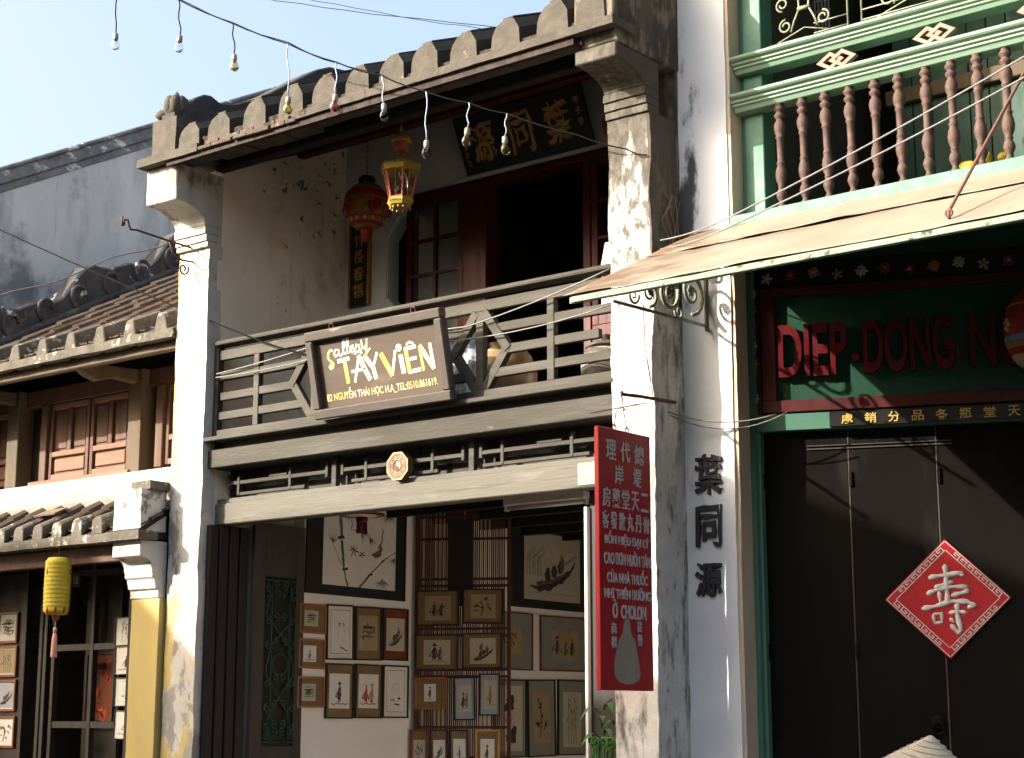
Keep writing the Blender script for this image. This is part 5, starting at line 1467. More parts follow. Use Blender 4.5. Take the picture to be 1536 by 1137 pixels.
looks = [(g_clear, 'clear glass bulb hanging alone at the far left of the string'), (g_clear, 'clear glass bulb, second from the left against the sky'), (g_amber, 'amber and red bulb hanging against the sky'),
         (g_yellow, 'yellow bulb hanging before the first roof ridges'), (g_red, 'pink bulb on a short flex before the roof ridges'), (g_clear, 'clear bulb hanging just under the eave line'),
         (g_clear, 'clear bulb on the longest flex beside the glass lantern'), (g_amber, 'cream bulb hanging left of the gold name board character'), (g_yellow, 'yellowish bulb hanging last before the column')]
for k, ((a, b), (gm, lab)) in enumerate(zip(ends, looks)):
    a, b = Vector(a), Vector(b)
    t = thing('light_bulb', lab, 'light bulb', b - Vector((0, 0, 0.14)), group='bulbs along the wire')
    cc = [a.lerp(b, i / 6) + Vector((0.012 * sin(i * 1.3 + k) * (0 < i < 6), 0, 0)) for i in range(7)]
    MB().tube(cc, 0.0052, 5).build('flex', m_bcord if k > 2 else m_cord, t, smooth=True)
    tw = Matrix.Rotation(0.10 * sin(k * 2.1), 4, 'Y')
    MB().lathe([(0.010, 0.0), (0.019, -0.005), (0.021, -0.03), (0.020, -0.052), (0.018, -0.055)], b, 10, None, tw).build('socket', m_sock, t, smooth=True)
    gb = [(0.015, -0.052), (0.019, -0.06), (0.030, -0.078), (0.034, -0.098), (0.030, -0.118), (0.018, -0.132), (0.003, -0.137)]
    MB().lathe(gb, b, 14, None, tw).build('glass', gm, t, smooth=True)
    MB().tube([b + Vector((-0.006, 0, -0.05)), b + Vector((-0.010, 0, -0.085)), b + Vector((0.010, 0, -0.085)), b + Vector((0.006, 0, -0.05))], 0.0012, 4).build('filament', m_sock, t)
# other overhead lines
def cable(label, pts, r, m, name='cable'):
    return tag(MB().tube(pts, r, 5).build(name, m, None, smooth=True), label, 'cable')
cable('thin dark wire crossing the sky above the tiled eave', sag((-2.2, 1.0, 8.75), (2.7, 1.0, 6.9), 0.04, 16, 0.02), 0.0035, m_cord)
cable('faint upper wire at the top of the sky', sag((-0.6, 1.0, 8.2), (2.9, 1.0, 6.8), 0.05, 14, 0.015), 0.003, m_cord)
cable('black cable slanting from the left edge to the balcony railing', sag((-4.2, 0.0, 6.65), (0.42, 0.03, 4.60), 0.03, 16) + sag((0.42, 0.03, 4.60), (1.5, 0.085, 4.25), 0.03, 6)[1:], 0.006, m_cord)
cable('grey wire lying along the black mouldy parapet', [(-3.32, y, 5.42 + 0.50 * (y - 0.07) + 0.03 * sin(y * 5)) for y in [-0.4 + 0.2 * i for i in range(15)]], 0.008, m_gcord)
cable('pale wire looped along the upper slats of the railing', sag((0.05, 0.075, 4.33), (1.38, 0.07, 4.44), 0.015, 8) + sag((1.38, 0.07, 4.44), (2.72, 0.06, 4.34), 0.01, 6)[1:] + sag((2.72, 0.06, 4.34), (4.0, 0.03, 4.55), 0.02, 8)[1:], 0.006, m_gcord)
cable('pale wire sagging across the lower slats of the railing', sag((0.05, 0.07, 4.30), (1.38, 0.07, 4.33), 0.02, 8) + sag((1.38, 0.07, 4.33), (2.7, 0.065, 4.25), 0.01, 6)[1:] + sag((2.7, 0.065, 4.25), (4.0, 0.03, 4.30), 0.03, 8)[1:], 0.0055, m_gcord)
cable('upper of two grey cables before the turned balusters', sag((4.45, -0.02, 4.66), (5.29, -0.5, 4.56), 0.02, 6) + sag((5.29, -0.5, 4.56), (8.6, -0.9, 5.42), 0.05, 14)[1:], 0.0055, m_gcord)
cable('lower of two grey cables before the turned balusters', sag((4.45, -0.02, 4.60), (5.29, -0.5, 4.50), 0.02, 6) + sag((5.29, -0.5, 4.50), (8.6, -0.9, 5.27), 0.05, 14)[1:], 0.0055, m_gcord)
cable('slack pale wire strung from the sign rod to the green shop front', sag((4.37, 0.16, 3.55), (5.02, 0.42, 3.50), 0.06, 12), 0.005, m_gcord)
cable('second slack wire looping below the first beside the green jamb', sag((4.37, 0.18, 3.53), (5.06, 0.50, 3.52), 0.10, 12), 0.0045, m_gcord)
cable('thin dark wire down the mouldy column face', [(4.30, -0.012, 4.25), (4.31, -0.014, 3.95), (4.345, -0.014, 3.75), (4.37, -0.012, 3.60)], 0.003, m_cord)

# rusty hook bracket on the left pillar
HK = thing('hook_bracket', 'rusty wrought-iron bracket with curled hook on the white left pillar', 'bracket', (-0.2, 0.0, 5.4))
HX = -0.20
MB().tube([(HX, 0.02, 5.415), (HX, -0.30, 5.425), (HX, -0.60, 5.44), (HX, -0.66, 5.43), (HX, -0.68, 5.46), (HX, -0.69, 5.50), (HX, -0.725, 5.50), (HX, -0.73, 5.45), (HX, -0.745, 5.44), (HX, -0.75, 5.52)], 0.009, 6).build('arm', m_rust, HK, smooth=True)
MB().tube([(HX, p[0], p[2]) for p in spiral(-0.10, 5.22, 0.055, 0.012, 0.6, -1.3)], 0.008, 6).build('scroll', m_rust, HK, smooth=True)
MB().tube([(HX, 0.0, 5.30), (HX, -0.12, 5.29), (HX, -0.22, 5.33), (HX, -0.26, 5.425)], 0.008, 6).build('brace', m_rust, HK, smooth=True)

# dry creeper on the mouldy wall
DV = thing('dry_creeper', 'dry brown creeper twigs hanging on the black mouldy wall', 'plant', (4.38, 0.2, 4.6))
for k in range(5):
    pts = [(4.378 + 0.012 * sin(i + k), 0.16 + 0.04 * k + 0.035 * sin(i * 1.1 + k * 2), 5.04 - i * (0.045 + 0.008 * k)) for i in range(9)]
    MB().tube(pts, 0.004, 4).build('twig', m_twig, DV, smooth=True)

# ================================================================== balcony pots
BJ = thing('brown_jar', 'broad brown glazed jar standing behind the railing slats', 'jar', (2.62, 0.62, 3.80))
lathe_obj('jar_body', [(0.15, 0.0), (0.20, 0.05), (0.245, 0.18), (0.25, 0.30), (0.21, 0.42), (0.165, 0.475), (0.18, 0.50), (0.17, 0.505), (0.14, 0.47)], m_ceram, BJ, 28)
WP = thing('white_pot', 'white pot with grey bands beside the right column on the balcony', 'pot', (3.56, 0.62, 3.80))
lathe_obj('pot_body', [(0.11, 0.0), (0.15, 0.04), (0.185, 0.14), (0.19, 0.22)], m_ceramd, WP, 26)
lathe_obj('pot_shoulder', [(0.189, 0.22), (0.186, 0.27), (0.165, 0.33), (0.13, 0.365)], m_ceramw, WP, 26)
lathe_obj('pot_lid', [(0.155, 0.36), (0.16, 0.375), (0.12, 0.40), (0.05, 0.415), (0.035, 0.43), (0.04, 0.45), (0.02, 0.465)], m_ceramd, WP, 26)
FC = thing('floral_cloth', 'blue and white flowered cloth draped inside the railing by the signboard', 'cloth', (2.42, 0.42, 3.80))
cl = MB()
nx, nz = 16, 12
vs = [(-0.17 + 0.34 * i / nx, 0.03 * sin(i * 1.1) * (1 - 0.4 * j / nz), 0.62 * j / nz + 0.002) for j in range(nz + 1) for i in range(nx + 1)]
vs += [(a, b + 0.012, c) for a, b, c in vs]
k0 = (nx + 1) * (nz + 1)
fs = []
for j in range(nz):
    for i in range(nx):
        q = j * (nx + 1) + i
        fs.append((q, q + 1, q + nx + 2, q + nx + 1))
        fs.append((q + k0, q + k0 + nx + 1, q + k0 + nx + 2, q + k0 + 1))
for j in range(nz):
    for i in (0, nx):
        q = j * (nx + 1) + i
        fs.append((q, q + nx + 1, q + nx + 1 + k0, q + k0))
for i in range(nx):
    q = nz * (nx + 1) + i
    fs.append((q, q + 1, q + 1 + k0, q + k0))
cl.add(vs, fs).build('drape', m_floral, FC, world=False, smooth=True)
MB().tube([(-0.18, 0.006, 0.61), (0.18, 0.006, 0.61)], 0.012, 8).build('cloth_bar', m_darkwood, FC, world=False)
for a in (-0.18, 0.18):
    MB().tube([(a, 0.006, 0.0), (a, 0.006, 0.615)], 0.010, 8).build('cloth_stand', m_darkwood, FC, world=False)

# yellow toy-like pot on the green balcony
YP = thing('yellow_pot', 'small yellow glazed pot with grey foot between the maroon balusters', 'pot', (6.30, 0.66, 4.846))
lathe_obj('pot_foot', [(0.05, 0.0), (0.06, 0.01), (0.064, 0.05), (0.06, 0.06)], m_ceramd, YP, 18)
lathe_obj('pot_bowl', [(0.06, 0.06), (0.066, 0.08), (0.06, 0.12), (0.04, 0.14), (0.01, 0.145)], m_lanyl, YP, 18)
YB = thing('ochre_figurine', 'ochre ceramic figurine seen behind the tenth maroon baluster', 'figurine', (6.45, 0.70, 4.846))
MB().ball((0, 0, 0.06), 0.062, 14, sq=(1.1, 0.9, 1)).ball((-0.05, 0, 0.16), 0.045, 12).ball((0.06, 0, 0.14), 0.035, 10).lathe([(0.02, 0.10), (0.012, 0.20), (0.004, 0.25)], (-0.07, 0, 0), 8).build('figurine_body', m_hexy, YB, world=False, smooth=True)

# lucky bamboo at the shop door
PB = thing('potted_bamboo', 'lucky bamboo stalks with curled tips in a pot by the shop door', 'plant', (3.86, 0.10, 0.14))
lathe_obj('pot', [(0.09, 0.0), (0.12, 0.04), (0.14, 0.5), (0.15, 0.88), (0.14, 0.88), (0.12, 0.82)], m_ceram, PB, 20)
for k in range(7):
    a = k * 0.9
    x_, y_ = 0.05 * cos(a), 0.05 * sin(a)
    pts = [(x_, y_, 0.8), (x_ * 1.1, y_, 1.1), (x_ * 1.3, y_ * 1.3, 1.25)] + [(x_ * 1.4 + 0.03 * cos(t), y_ * 1.3, 1.28 + 0.03 * sin(t) + 0.02 * t / 3) for t in [q * 0.7 for q in range(8)]]
    MB().tube(pts, 0.008, 6).build('stalk', m_plant, PB, world=False, smooth=True)
for k in range(13):
    a = k * 1.05 + 0.3 + 0.2 * sin(k * 3)
    d = Vector((cos(a), sin(a), 0))
    e = Vector((-sin(a), cos(a), 0))
    b0 = Vector((0.02 * cos(a), 0.02 * sin(a), 1.20 + 0.027 * k))
    lf = MB()
    vs, n_ = [], 7
    for i in range(n_ + 1):
        t = i / n_
        w_ = 0.020 * sin(pi * min(0.97, t * 0.9 + 0.08))
        c_ = b0 + d * (0.15 * t) + Vector((0, 0, 0.20 * t - 0.24 * t * t))
        vs += [c_ + e * w_, c_ - e * w_]
    lf.add(vs, [(2 * i, 2 * i + 1, 2 * i + 3, 2 * i + 2) for i in range(n_)])
    lf.build('leaf', m_plant, PB, world=False, smooth=True)

for k in range(4):
    for z in (0.7, 2.0, 3.1):
        MB().box(-0.045 + k * 0.553 - 0.004, -0.045 + k * 0.553 + 0.016, 0.018, 0.031, z - 0.05, z + 0.05).build('hinge', m_black, SF, world=False, bevel=0.003)
MB().tube([(0.99 + 0.035 * cos(t), 0.012, 1.52 + 0.035 * sin(t)) for t in [q * pi / 8 for q in range(17)]], 0.006, 6).build('ring_handle', m_cord, SF, world=False, smooth=True)
MB().lathe([(0.05, 0.0), (0.05, 0.004), (0.02, 0.012)], (0.99, 0.030, 1.555), 16, None, RXP).build('handle_rose', m_cord, SF, world=False, smooth=True)

# ================================================================== paintings
def m_wob(seed): return random.Random(seed)
def d_figs(seed, n=2, cols=('k', 'b', 'r'), hats=True):
    r = m_wob(seed); S = []
    for k in range(n):
        u = 0.5 + (k - (n - 1) / 2) * 0.27 + r.uniform(-0.03, 0.03); v = 0.14 + r.uniform(-0.03, 0.04); h = r.uniform(0.58, 0.70); c = cols[k % len(cols)]
        S.append((c, [(u - 0.02, v + h * 0.12, 0.10), (u, v + h * 0.35, 0.20), (u + 0.02, v + h * 0.62, 0.17), (u + 0.02, v + h * 0.75, 0.07)]))
        S.append(('b', [(u + 0.02, v + h * 0.74, 0.05), (u + 0.02, v + h * 0.90, 0.09)]))
        S.append((('b', 'w', 'g')[k % 3], [(u + 0.05, v + h * 0.15, 0.05), (u + 0.07, v + h * 0.4, 0.09), (u + 0.05, v + h * 0.6, 0.03)]))
        if hats and (seed + k) % 3:
            S.append(('y' if k % 2 else 'k', [(u + 0.02, v + h * 0.86, 0.22), (u + 0.02, v + h * 1.02, 0.02)]))
        S.append(('k', [(u - 0.04, v, 0.035), (u - 0.02, v + h * 0.2, 0.05)])); S.append(('k', [(u + 0.06, v + 0.01, 0.035), (u + 0.03, v + h * 0.2, 0.05)]))
        S.append(('k', [(u - 0.07, v + h * 0.55, 0.02), (u - 0.16, v + h * 0.35, 0.03), (u - 0.14, v + h * 0.22, 0.10)]))
    for k in range(4):
        S.append(('w', [(0.08 + 0.2 * k, 0.14 + r.uniform(-0.03, 0.03), 0.03), (0.22 + 0.2 * k, 0.13 + r.uniform(-0.04, 0.03), 0.07), (0.34 + 0.2 * k, 0.15, 0.01)]))
    return S
def d_boat(seed, reeds=True, sail=False):
    r = m_wob(seed); S = []
    S.append(('k', [(0.10, 0.20, 0.02), (0.25, 0.17, 0.09), (0.45, 0.22, 0.13), (0.65, 0.33, 0.12), (0.82, 0.47, 0.07), (0.92, 0.62, 0.01)]))
    S.append(('b', [(0.22, 0.24, 0.05), (0.5, 0.30, 0.06), (0.75, 0.44, 0.03)]))
    for u, v in ((0.40, 0.30), (0.52, 0.35), (0.63, 0.42)):
        S.append(('k', [(u, v, 0.10), (u + 0.01, v + 0.11, 0.14), (u + 0.01, v + 0.19, 0.05)]))
    S.append(('b', [(0.66, 0.44, 0.08), (0.68, 0.60, 0.10), (0.66, 0.68, 0.04)])); S.append(('y', [(0.66, 0.67, 0.14), (0.66, 0.74, 0.01)]))
    S.append(('k', [(0.50, 0.40, 0.012), (0.93, 0.72, 0.012)]))
    if sail:
        S.append(('b', [(0.50, 0.40, 0.04), (0.42, 0.62, 0.16), (0.50, 0.80, 0.05)]))
    if reeds:
        for k in range(9):
            b_ = 0.05 + 0.03 * k
            S.append(('g', [(b_, 0.36, 0.010), (b_ + r.uniform(-0.04, 0.06), 0.62, 0.012), (b_ + r.uniform(0.0, 0.22), 0.72 + r.uniform(0, 0.14), 0.003)]))
    for k in range(5):
        S.append(('w', [(0.1 + 0.15 * k, 0.10 + 0.02 * (k % 2), 0.006), (0.25 + 0.15 * k, 0.11, 0.012), (0.33 + 0.15 * k, 0.10, 0.004)]))
    return S
def d_land(seed):
    r = m_wob(seed); S = []
    for k in range(5):
        v = 0.25 + k * 0.13
        S.append((('w', 'g', 'b', 'k', 'w')[k], [(0.06 + r.uniform(0, 0.2), v, 0.02), (0.3, v + r.uniform(0, 0.06), 0.09), (0.55, v + r.uniform(-0.03, 0.08), 0.12), (0.85, v + r.uniform(-0.02, 0.04), 0.02)]))
    for k in range(6):
        u = r.uniform(0.15, 0.85); v = r.uniform(0.2, 0.7)
        S.append(('k', [(u, v, 0.03), (u + r.uniform(-0.05, 0.08), v + r.uniform(0.03, 0.12), 0.06), (u + 0.04, v + 0.14, 0.01)]))
    return S
def d_outline(seed):
    r = m_wob(seed); S = []
    box = [(0.10, 0.08), (0.90, 0.08), (0.90, 0.94), (0.10, 0.94), (0.10, 0.08)]
    for a, b in zip(box, box[1:]):
        S.append(('k', [(*a, 0.012), (*b, 0.012)]))
    if seed % 2:
        S += [('w', [(0.45, 0.70, 0.012), (0.40, 0.55, 0.014), (0.42, 0.3, 0.014), (0.50, 0.22, 0.02), (0.72, 0.16, 0.03)]), ('w', [(0.62, 0.70, 0.012), (0.70, 0.5, 0.014), (0.66, 0.3, 0.012)]),
              ('k', [(0.42, 0.66, 0.025), (0.54, 0.67, 0.02)]), ('k', [(0.60, 0.67, 0.025), (0.68, 0.66, 0.02)]), ('k', [(0.48, 0.66, 0.03), (0.48, 0.60, 0.02)]), ('k', [(0.66, 0.66, 0.03), (0.66, 0.60, 0.02)]),
              ('k', [(0.52, 0.20, 0.03), (0.80, 0.13, 0.035)])]
    else:
        S += [('w', [(0.35, 0.55, 0.012), (0.42, 0.66, 0.014), (0.6, 0.66, 0.014), (0.66, 0.55, 0.012), (0.58, 0.48, 0.014), (0.42, 0.48, 0.012), (0.35, 0.55, 0.01)]),
              ('w', [(0.28, 0.32, 0.06), (0.45, 0.33, 0.09)]), ('k', [(0.60, 0.36, 0.05), (0.72, 0.35, 0.07)]), ('k', [(0.45, 0.24, 0.03), (0.68, 0.22, 0.04)])]
    return S
def d_bamboo(seed):
    S = []
    S.append(('g', [(0.22, 1.0, 0.050), (0.235, 0.62, 0.048)])); S.append(('g', [(0.24, 0.58, 0.040), (0.285, 0.22, 0.036)])); S.append(('g', [(0.29, 0.19, 0.032), (0.335, 0.0, 0.028)]))
    S.append(('k', [(0.20, 0.60, 0.04), (0.28, 0.62, 0.05)])); S.append(('k', [(0.24, 0.56, 0.03), (0.25, 0.46, 0.015)])); S.append(('k', [(0.26, 0.20, 0.03), (0.34, 0.22, 0.045)]))
    S.append(('g', [(0.50, 0.0, 0.030), (0.64, 0.17, 0.028)])); S.append(('g', [(0.655, 0.19, 0.022), (0.82, 0.37, 0.020)])); S.append(('g', [(0.83, 0.38, 0.014), (1.0, 0.50, 0.010)]))
    S.append(('k', [(0.62, 0.16, 0.03), (0.68, 0.19, 0.035)])); S.append(('k', [(0.80, 0.34, 0.03), (0.86, 0.41, 0.01)]))
    r = m_wob(5)
    def leaves(u, v, n, a0, spread, ln):
        for k in range(n):
            a = a0 + spread * (k / max(1, n - 1) - 0.5); l_ = ln * r.uniform(0.7, 1.15)
            S.append(('k' if k % 3 else 'g', [(u, v, 0.003), (u + 0.4 * l_ * cos(a), v + 0.4 * l_ * sin(a), 0.016), (u + l_ * cos(a), v + l_ * sin(a), 0.002)]))
    leaves(0.82, 0.13, 8, -1.6, 1.9, 0.15); leaves(0.88, 0.99, 8, -1.5, 1.6, 0.16); leaves(0.15, 0.98, 5, -1.4, 1.0, 0.12); leaves(0.33, 0.96, 6, -1.3, 1.0, 0.14)
    leaves(0.50, 0.70, 6, -0.6, 1.5, 0.13); leaves(0.62, 0.66, 5, -1.1, 0.8, 0.12); leaves(0.40, 0.46, 7, 0.6, 5.0, 0.09); leaves(0.52, 0.42, 5, 1.0, 5.0, 0.06); leaves(0.99, 0.42, 3, -2.2, 0.8, 0.12)
    leaves(0.12, 0.52, 4, 1.5, 1.2, 0.13)
    S.append(('k', [(0.34, 0.92, 0.006), (0.38, 0.80, 0.008), (0.36, 0.72, 0.012), (0.50, 0.70, 0.006)])); S.append(('g', [(0.12, 0.52, 0.008), (0.20, 0.34, 0.008), (0.27, 0.22, 0.006)]))
    S += [('b', [(0.67, 0.43, 0.02), (0.72, 0.43, 0.075), (0.77, 0.47, 0.07), (0.80, 0.55, 0.02)]), ('k', [(0.75, 0.52, 0.03), (0.79, 0.60, 0.02), (0.81, 0.78, 0.012)]), ('k', [(0.655, 0.425, 0.008), (0.70, 0.45, 0.03)])]
    return S
def d_lotus(seed):
    S = [('k', [(0.25, 0.62, 0.10), (0.50, 0.72, 0.34), (0.62, 0.86, 0.10)]), ('k', [(0.35, 0.18, 0.16), (0.60, 0.25, 0.40), (0.72, 0.38, 0.10)]), ('g', [(0.5, 0.1, 0.02), (0.52, 0.6, 0.03)])]
    for a in (-0.9, -0.45, 0.0, 0.45, 0.9):
        S.append(('p', [(0.42, 0.44, 0.03), (0.42 + 0.16 * sin(a), 0.44 + 0.07 * cos(a), 0.07), (0.42 + 0.28 * sin(a), 0.44 + 0.13 * cos(a), 0.01)]))
    return S
def d_tree(seed):
    r = m_wob(seed); S = [('b', [(0.4, 0.1, 0.06), (0.5, 0.4, 0.10), (0.45, 0.7, 0.05)])]
    for k in range(14):
        u, v = r.uniform(0.2, 0.8), r.uniform(0.3, 0.85)
        S.append((r.choice('kbyg'), [(u, v, 0.03), (u + r.uniform(-0.1, 0.1), v + r.uniform(-0.08, 0.08), 0.11), (u + r.uniform(-0.14, 0.14), v - 0.06, 0.02)]))
    return S
def d_stalks(seed):
    r = m_wob(seed); S = []
    for k in range(4):
        u = 0.3 + 0.14 * k
        S.append(('g', [(u, 0.05, 0.03), (u + r.uniform(-0.1, 0.1), 0.5, 0.03), (u + r.uniform(-0.15, 0.2), 0.95, 0.015)]))
    for k in range(16):
        u, v, a = r.uniform(0.25, 0.7), r.uniform(0.4, 0.9), r.uniform(-2.6, -0.4)
        S.append((r.choice('kgg'), [(u, v, 0.005), (u + 0.08 * cos(a), v + 0.05 * sin(a), 0.04), (u + 0.2 * cos(a), v + 0.12 * sin(a), 0.004)]))
    return S
def d_red(seed):
    r = m_wob(seed); S = []
    for k in range(22):
        u, v = r.uniform(0.1, 0.9), r.uniform(0.05, 0.95)
        S.append((r.choice('rrokb'), [(u, v, 0.05), (u + r.uniform(-0.1, 0.1), v + r.uniform(-0.06, 0.06), 0.16), (u + r.uniform(-0.15, 0.15), v + 0.06, 0.03)]))
    return S

def painting(label, X, w, h, fmat, fwid, mmat, inset, pmat, draw, group, name='framed_painting'):
    """X: world matrix of the picture's lower left corner; local x right, z up, -y outward. inset = left, right, bottom, top of the paper"""
    t = thing(name, label, 'painting', M=X @ T((w / 2, 0, 0)) @ RY(random.uniform(-0.016, 0.016)), group=group)
    x0, x1 = -w / 2, w / 2
    fr_ = MB()
    d0 = -0.022
    if fwid:
        fr_.prism([(x0, 0), (x1, 0), (x1 - fwid, fwid), (x0 + fwid, fwid)], 'y', d0, 0.0)
        fr_.prism([(x0, h), (x0 + fwid, h - fwid), (x1 - fwid, h - fwid), (x1, h)], 'y', d0, 0.0)
        fr_.prism([(x0, 0), (x0 + fwid, fwid), (x0 + fwid, h - fwid), (x0, h)], 'y', d0, 0.0)
        fr_.prism([(x1, 0), (x1, h), (x1 - fwid, h - fwid), (x1 - fwid, fwid)], 'y', d0, 0.0)
        fr_.build('frame', fmat, t, world=False)
    MB().box(x0 + fwid * 0.9, x1 - fwid * 0.9, -0.010, -0.001, fwid * 0.9, h - fwid * 0.9).build('mount', mmat, t, world=False)
    a0, a1, b0, b1 = x0 + inset[0], x1 - inset[1], inset[2], h - inset[3]
    MB().box(a0, a1, -0.012, -0.009, b0, b1).build('paper', pmat, t, world=False)
    pw, ph = a1 - a0, b1 - b0
    mb = MB()
    sz = min(pw, ph)
    for k, (c, pts) in enumerate(draw):
        # a rounded brush stroke: resample and taper
        rs = []
        for i in range(len(pts) - 1):
            for q in range(4):
                f = q / 4
                p, s = pts[i], pts[i + 1]
                rs.append(tuple(p[e] + (s[e] - p[e]) * f for e in range(3)))
        rs.append(pts[-1])
        jr = random.Random(k * 7 + int(w * 1000))
        rs = [(u + jr.uniform(-0.006, 0.006), v + jr.uniform(-0.006, 0.006), ww * jr.uniform(0.62, 1.3)) for u, v, ww in rs]
        rs = [(min(max(a0 + u * pw, a0 + 0.002), a1 - 0.002), min(max(b0 + v * ph, b0 + 0.002), b1 - 0.002), max(0.0015, ww * sz)) for u, v, ww in rs]
        mb.ribbon(rs, INK[c], -0.0124 - 0.00006 * k)
    mb.build('ink_drawing', None, t, world=False)
    return t
WL = lambda y, z: T((0.121, y, z)) @ RZ(pi / 2)
G1, G2, G3, G4 = 'paintings on the white shop wall', 'paintings hung on the bamboo screen', 'paintings deep in the shop', 'paintings in the low shop'
painting('big bamboo and bird scroll in a wide black mount', WL(1.06, 2.605), 1.24, 0.83, m_fblk, 0.012, m_blackmount, (0.20, 0.13, 0.085, 0.06), m_paperw, d_bamboo(1), G1)
for lab, y, z, w, h, fm_, mm, ins, pm, dr in (
    ('small orange-framed landscape, top of the three by the gate', 1.00, 2.275, 0.31, 0.245, m_forg, 0, (0.06, 0.09, 0.06, 0.055), m_paper, d_land(2)),
    ('small orange-framed picture with a red figure, middle of three by the gate', 0.995, 1.985, 0.31, 0.245, m_forg, 0, (0.06, 0.10, 0.055, 0.055), m_paperw, d_figs(3, 1, ('o',))),
    ('small orange-framed picture of animals, lowest of three by the gate', 0.99, 1.665, 0.32, 0.255, m_forg, 0, (0.06, 0.10, 0.055, 0.06), m_paper, d_land(4)),
    ('tall white picture with a faint robed outline', 1.325, 2.065, 0.33, 0.465, m_fblk, 1, (0.02, 0.02, 0.02, 0.02), m_paperw, d_outline(1)),
    ('tall olive-mounted picture of two boats', 1.675, 2.068, 0.33, 0.46, m_fblk, 0, (0.045, 0.045, 0.085, 0.075), m_papert, d_land(6)),
    ('tall rust-mounted moon and boat picture', 2.025, 2.075, 0.325, 0.455, m_fblk, 2, (0.045, 0.045, 0.085, 0.085), m_paper, d_boat(7, False)),
    ('tall olive-mounted picture of a woman with a basket', 1.325, 1.575, 0.335, 0.46, m_fblk, 0, (0.045, 0.045, 0.085, 0.085), m_paperw, d_figs(8, 1, ('k',))),
    ('tall olive-mounted picture of figures in red and ochre', 1.68, 1.578, 0.335, 0.458, m_fblk, 0, (0.045, 0.045, 0.085, 0.085), m_paperw, d_figs(9, 2, ('r', 'o'))),
    ('tall white picture with a faint seated outline and round strokes', 2.03, 1.58, 0.33, 0.455, m_fblk, 1, (0.02, 0.02, 0.02, 0.02), m_paperw, d_outline(2))):
    painting(lab, WL(y, z), w, h, fm_, 0.016 if fm_ is m_forg else 0.013, (m_mato, m_paperw, m_matr)[mm], ins, pm, dr, G1)
painting('big black-mounted picture of people in a long boat', WL(3.83, 2.63), 1.26, 0.82, m_fblk, 0.012, m_blackmount, (0.20, 0.14, 0.085, 0.075), m_paper, d_boat(11), G3)
for lab, y, z, w, h, fm_, mm, ins, pm, dr in (
    ('thin red-framed orange landscape half hidden by the bamboo screen', 3.42, 2.03, 0.74, 0.55, m_fred, m_matg, (0.16, 0.17, 0.14, 0.13), m_papert, d_tree(12)),
    ('thin red-framed picture of three dark figures', 4.285, 2.03, 0.80, 0.54, m_fred, m_matg, (0.17, 0.17, 0.11, 0.14), m_papert, d_figs(13, 3, ('k', 'b', 'k'))),
    ('tall picture of a pink lotus between black leaves', 3.56, 1.21, 0.50, 0.73, m_fblk, m_matg, (0.06, 0.06, 0.06, 0.06), m_paper, d_lotus(14)),
    ('tall grey-mounted brown tree picture', 4.09, 1.21, 0.44, 0.735, m_fblk, m_matg, (0.08, 0.08, 0.13, 0.12), m_papert, d_tree(15)),
    ('tall picture of green stalks next to the white door edge', 4.56, 1.215, 0.48, 0.735, m_fblk, m_matg, (0.09, 0.09, 0.08, 0.12), m_paper, d_stalks(16))):
    painting(lab, WL(y, z), w, h, fm_, 0.014, mm, ins, pm, dr, G3)
# bamboo screen standing askew in front of the wall
SCM = T((0.155, 2.42, 0.14)) @ RZ(radians(30))
BS = thing('bamboo_screen', 'tall red-brown bamboo lattice screen standing askew in the shop', 'screen', M=SCM)
HS = 3.28
sl = MB().box(-0.0055, 0.0055, -0.006, 0.006, 0, HS).mesh('slat', m_bamboo)
sl2 = MB().box(-0.0055, 0.0055, -0.006, 0.006, 0, HS).mesh('slat', m_bamb2)
for i in range(42):
    inst('slat', sl2 if (i % 5 == 2 or 6 < i < 13 or 29 < i < 36) and i % 2 == 0 else sl, BS, SCM @ T((0.035 + i * 0.0188, 0.004 * sin(i * 2.2), 0)))
for z in (0.05, 0.55, 1.10, 1.36, 1.80, 1.86, 2.16, 2.22, 2.60, 2.66, 3.02, 3.22):
    MB().box(0.0, 0.85, -0.012, 0.012, z - 0.012, z + 0.012).build('cross_slat', m_bamboo, BS, world=False)
for a in (0.0, 0.835):
    MB().box(a, a + 0.03, -0.02, 0.02, 0, HS).build('edge_post', m_bamboo, BS, bevel=0.004, world=False)
MB().box(0.30, 0.52, -0.018, -0.012, 2.42, 3.2).build('dark_panel', m_darkwood, BS, world=False)
SW2 = lambda s, z: T((0.155, 2.42, 0)) @ RZ(radians(30)) @ T((s, -0.013, z))
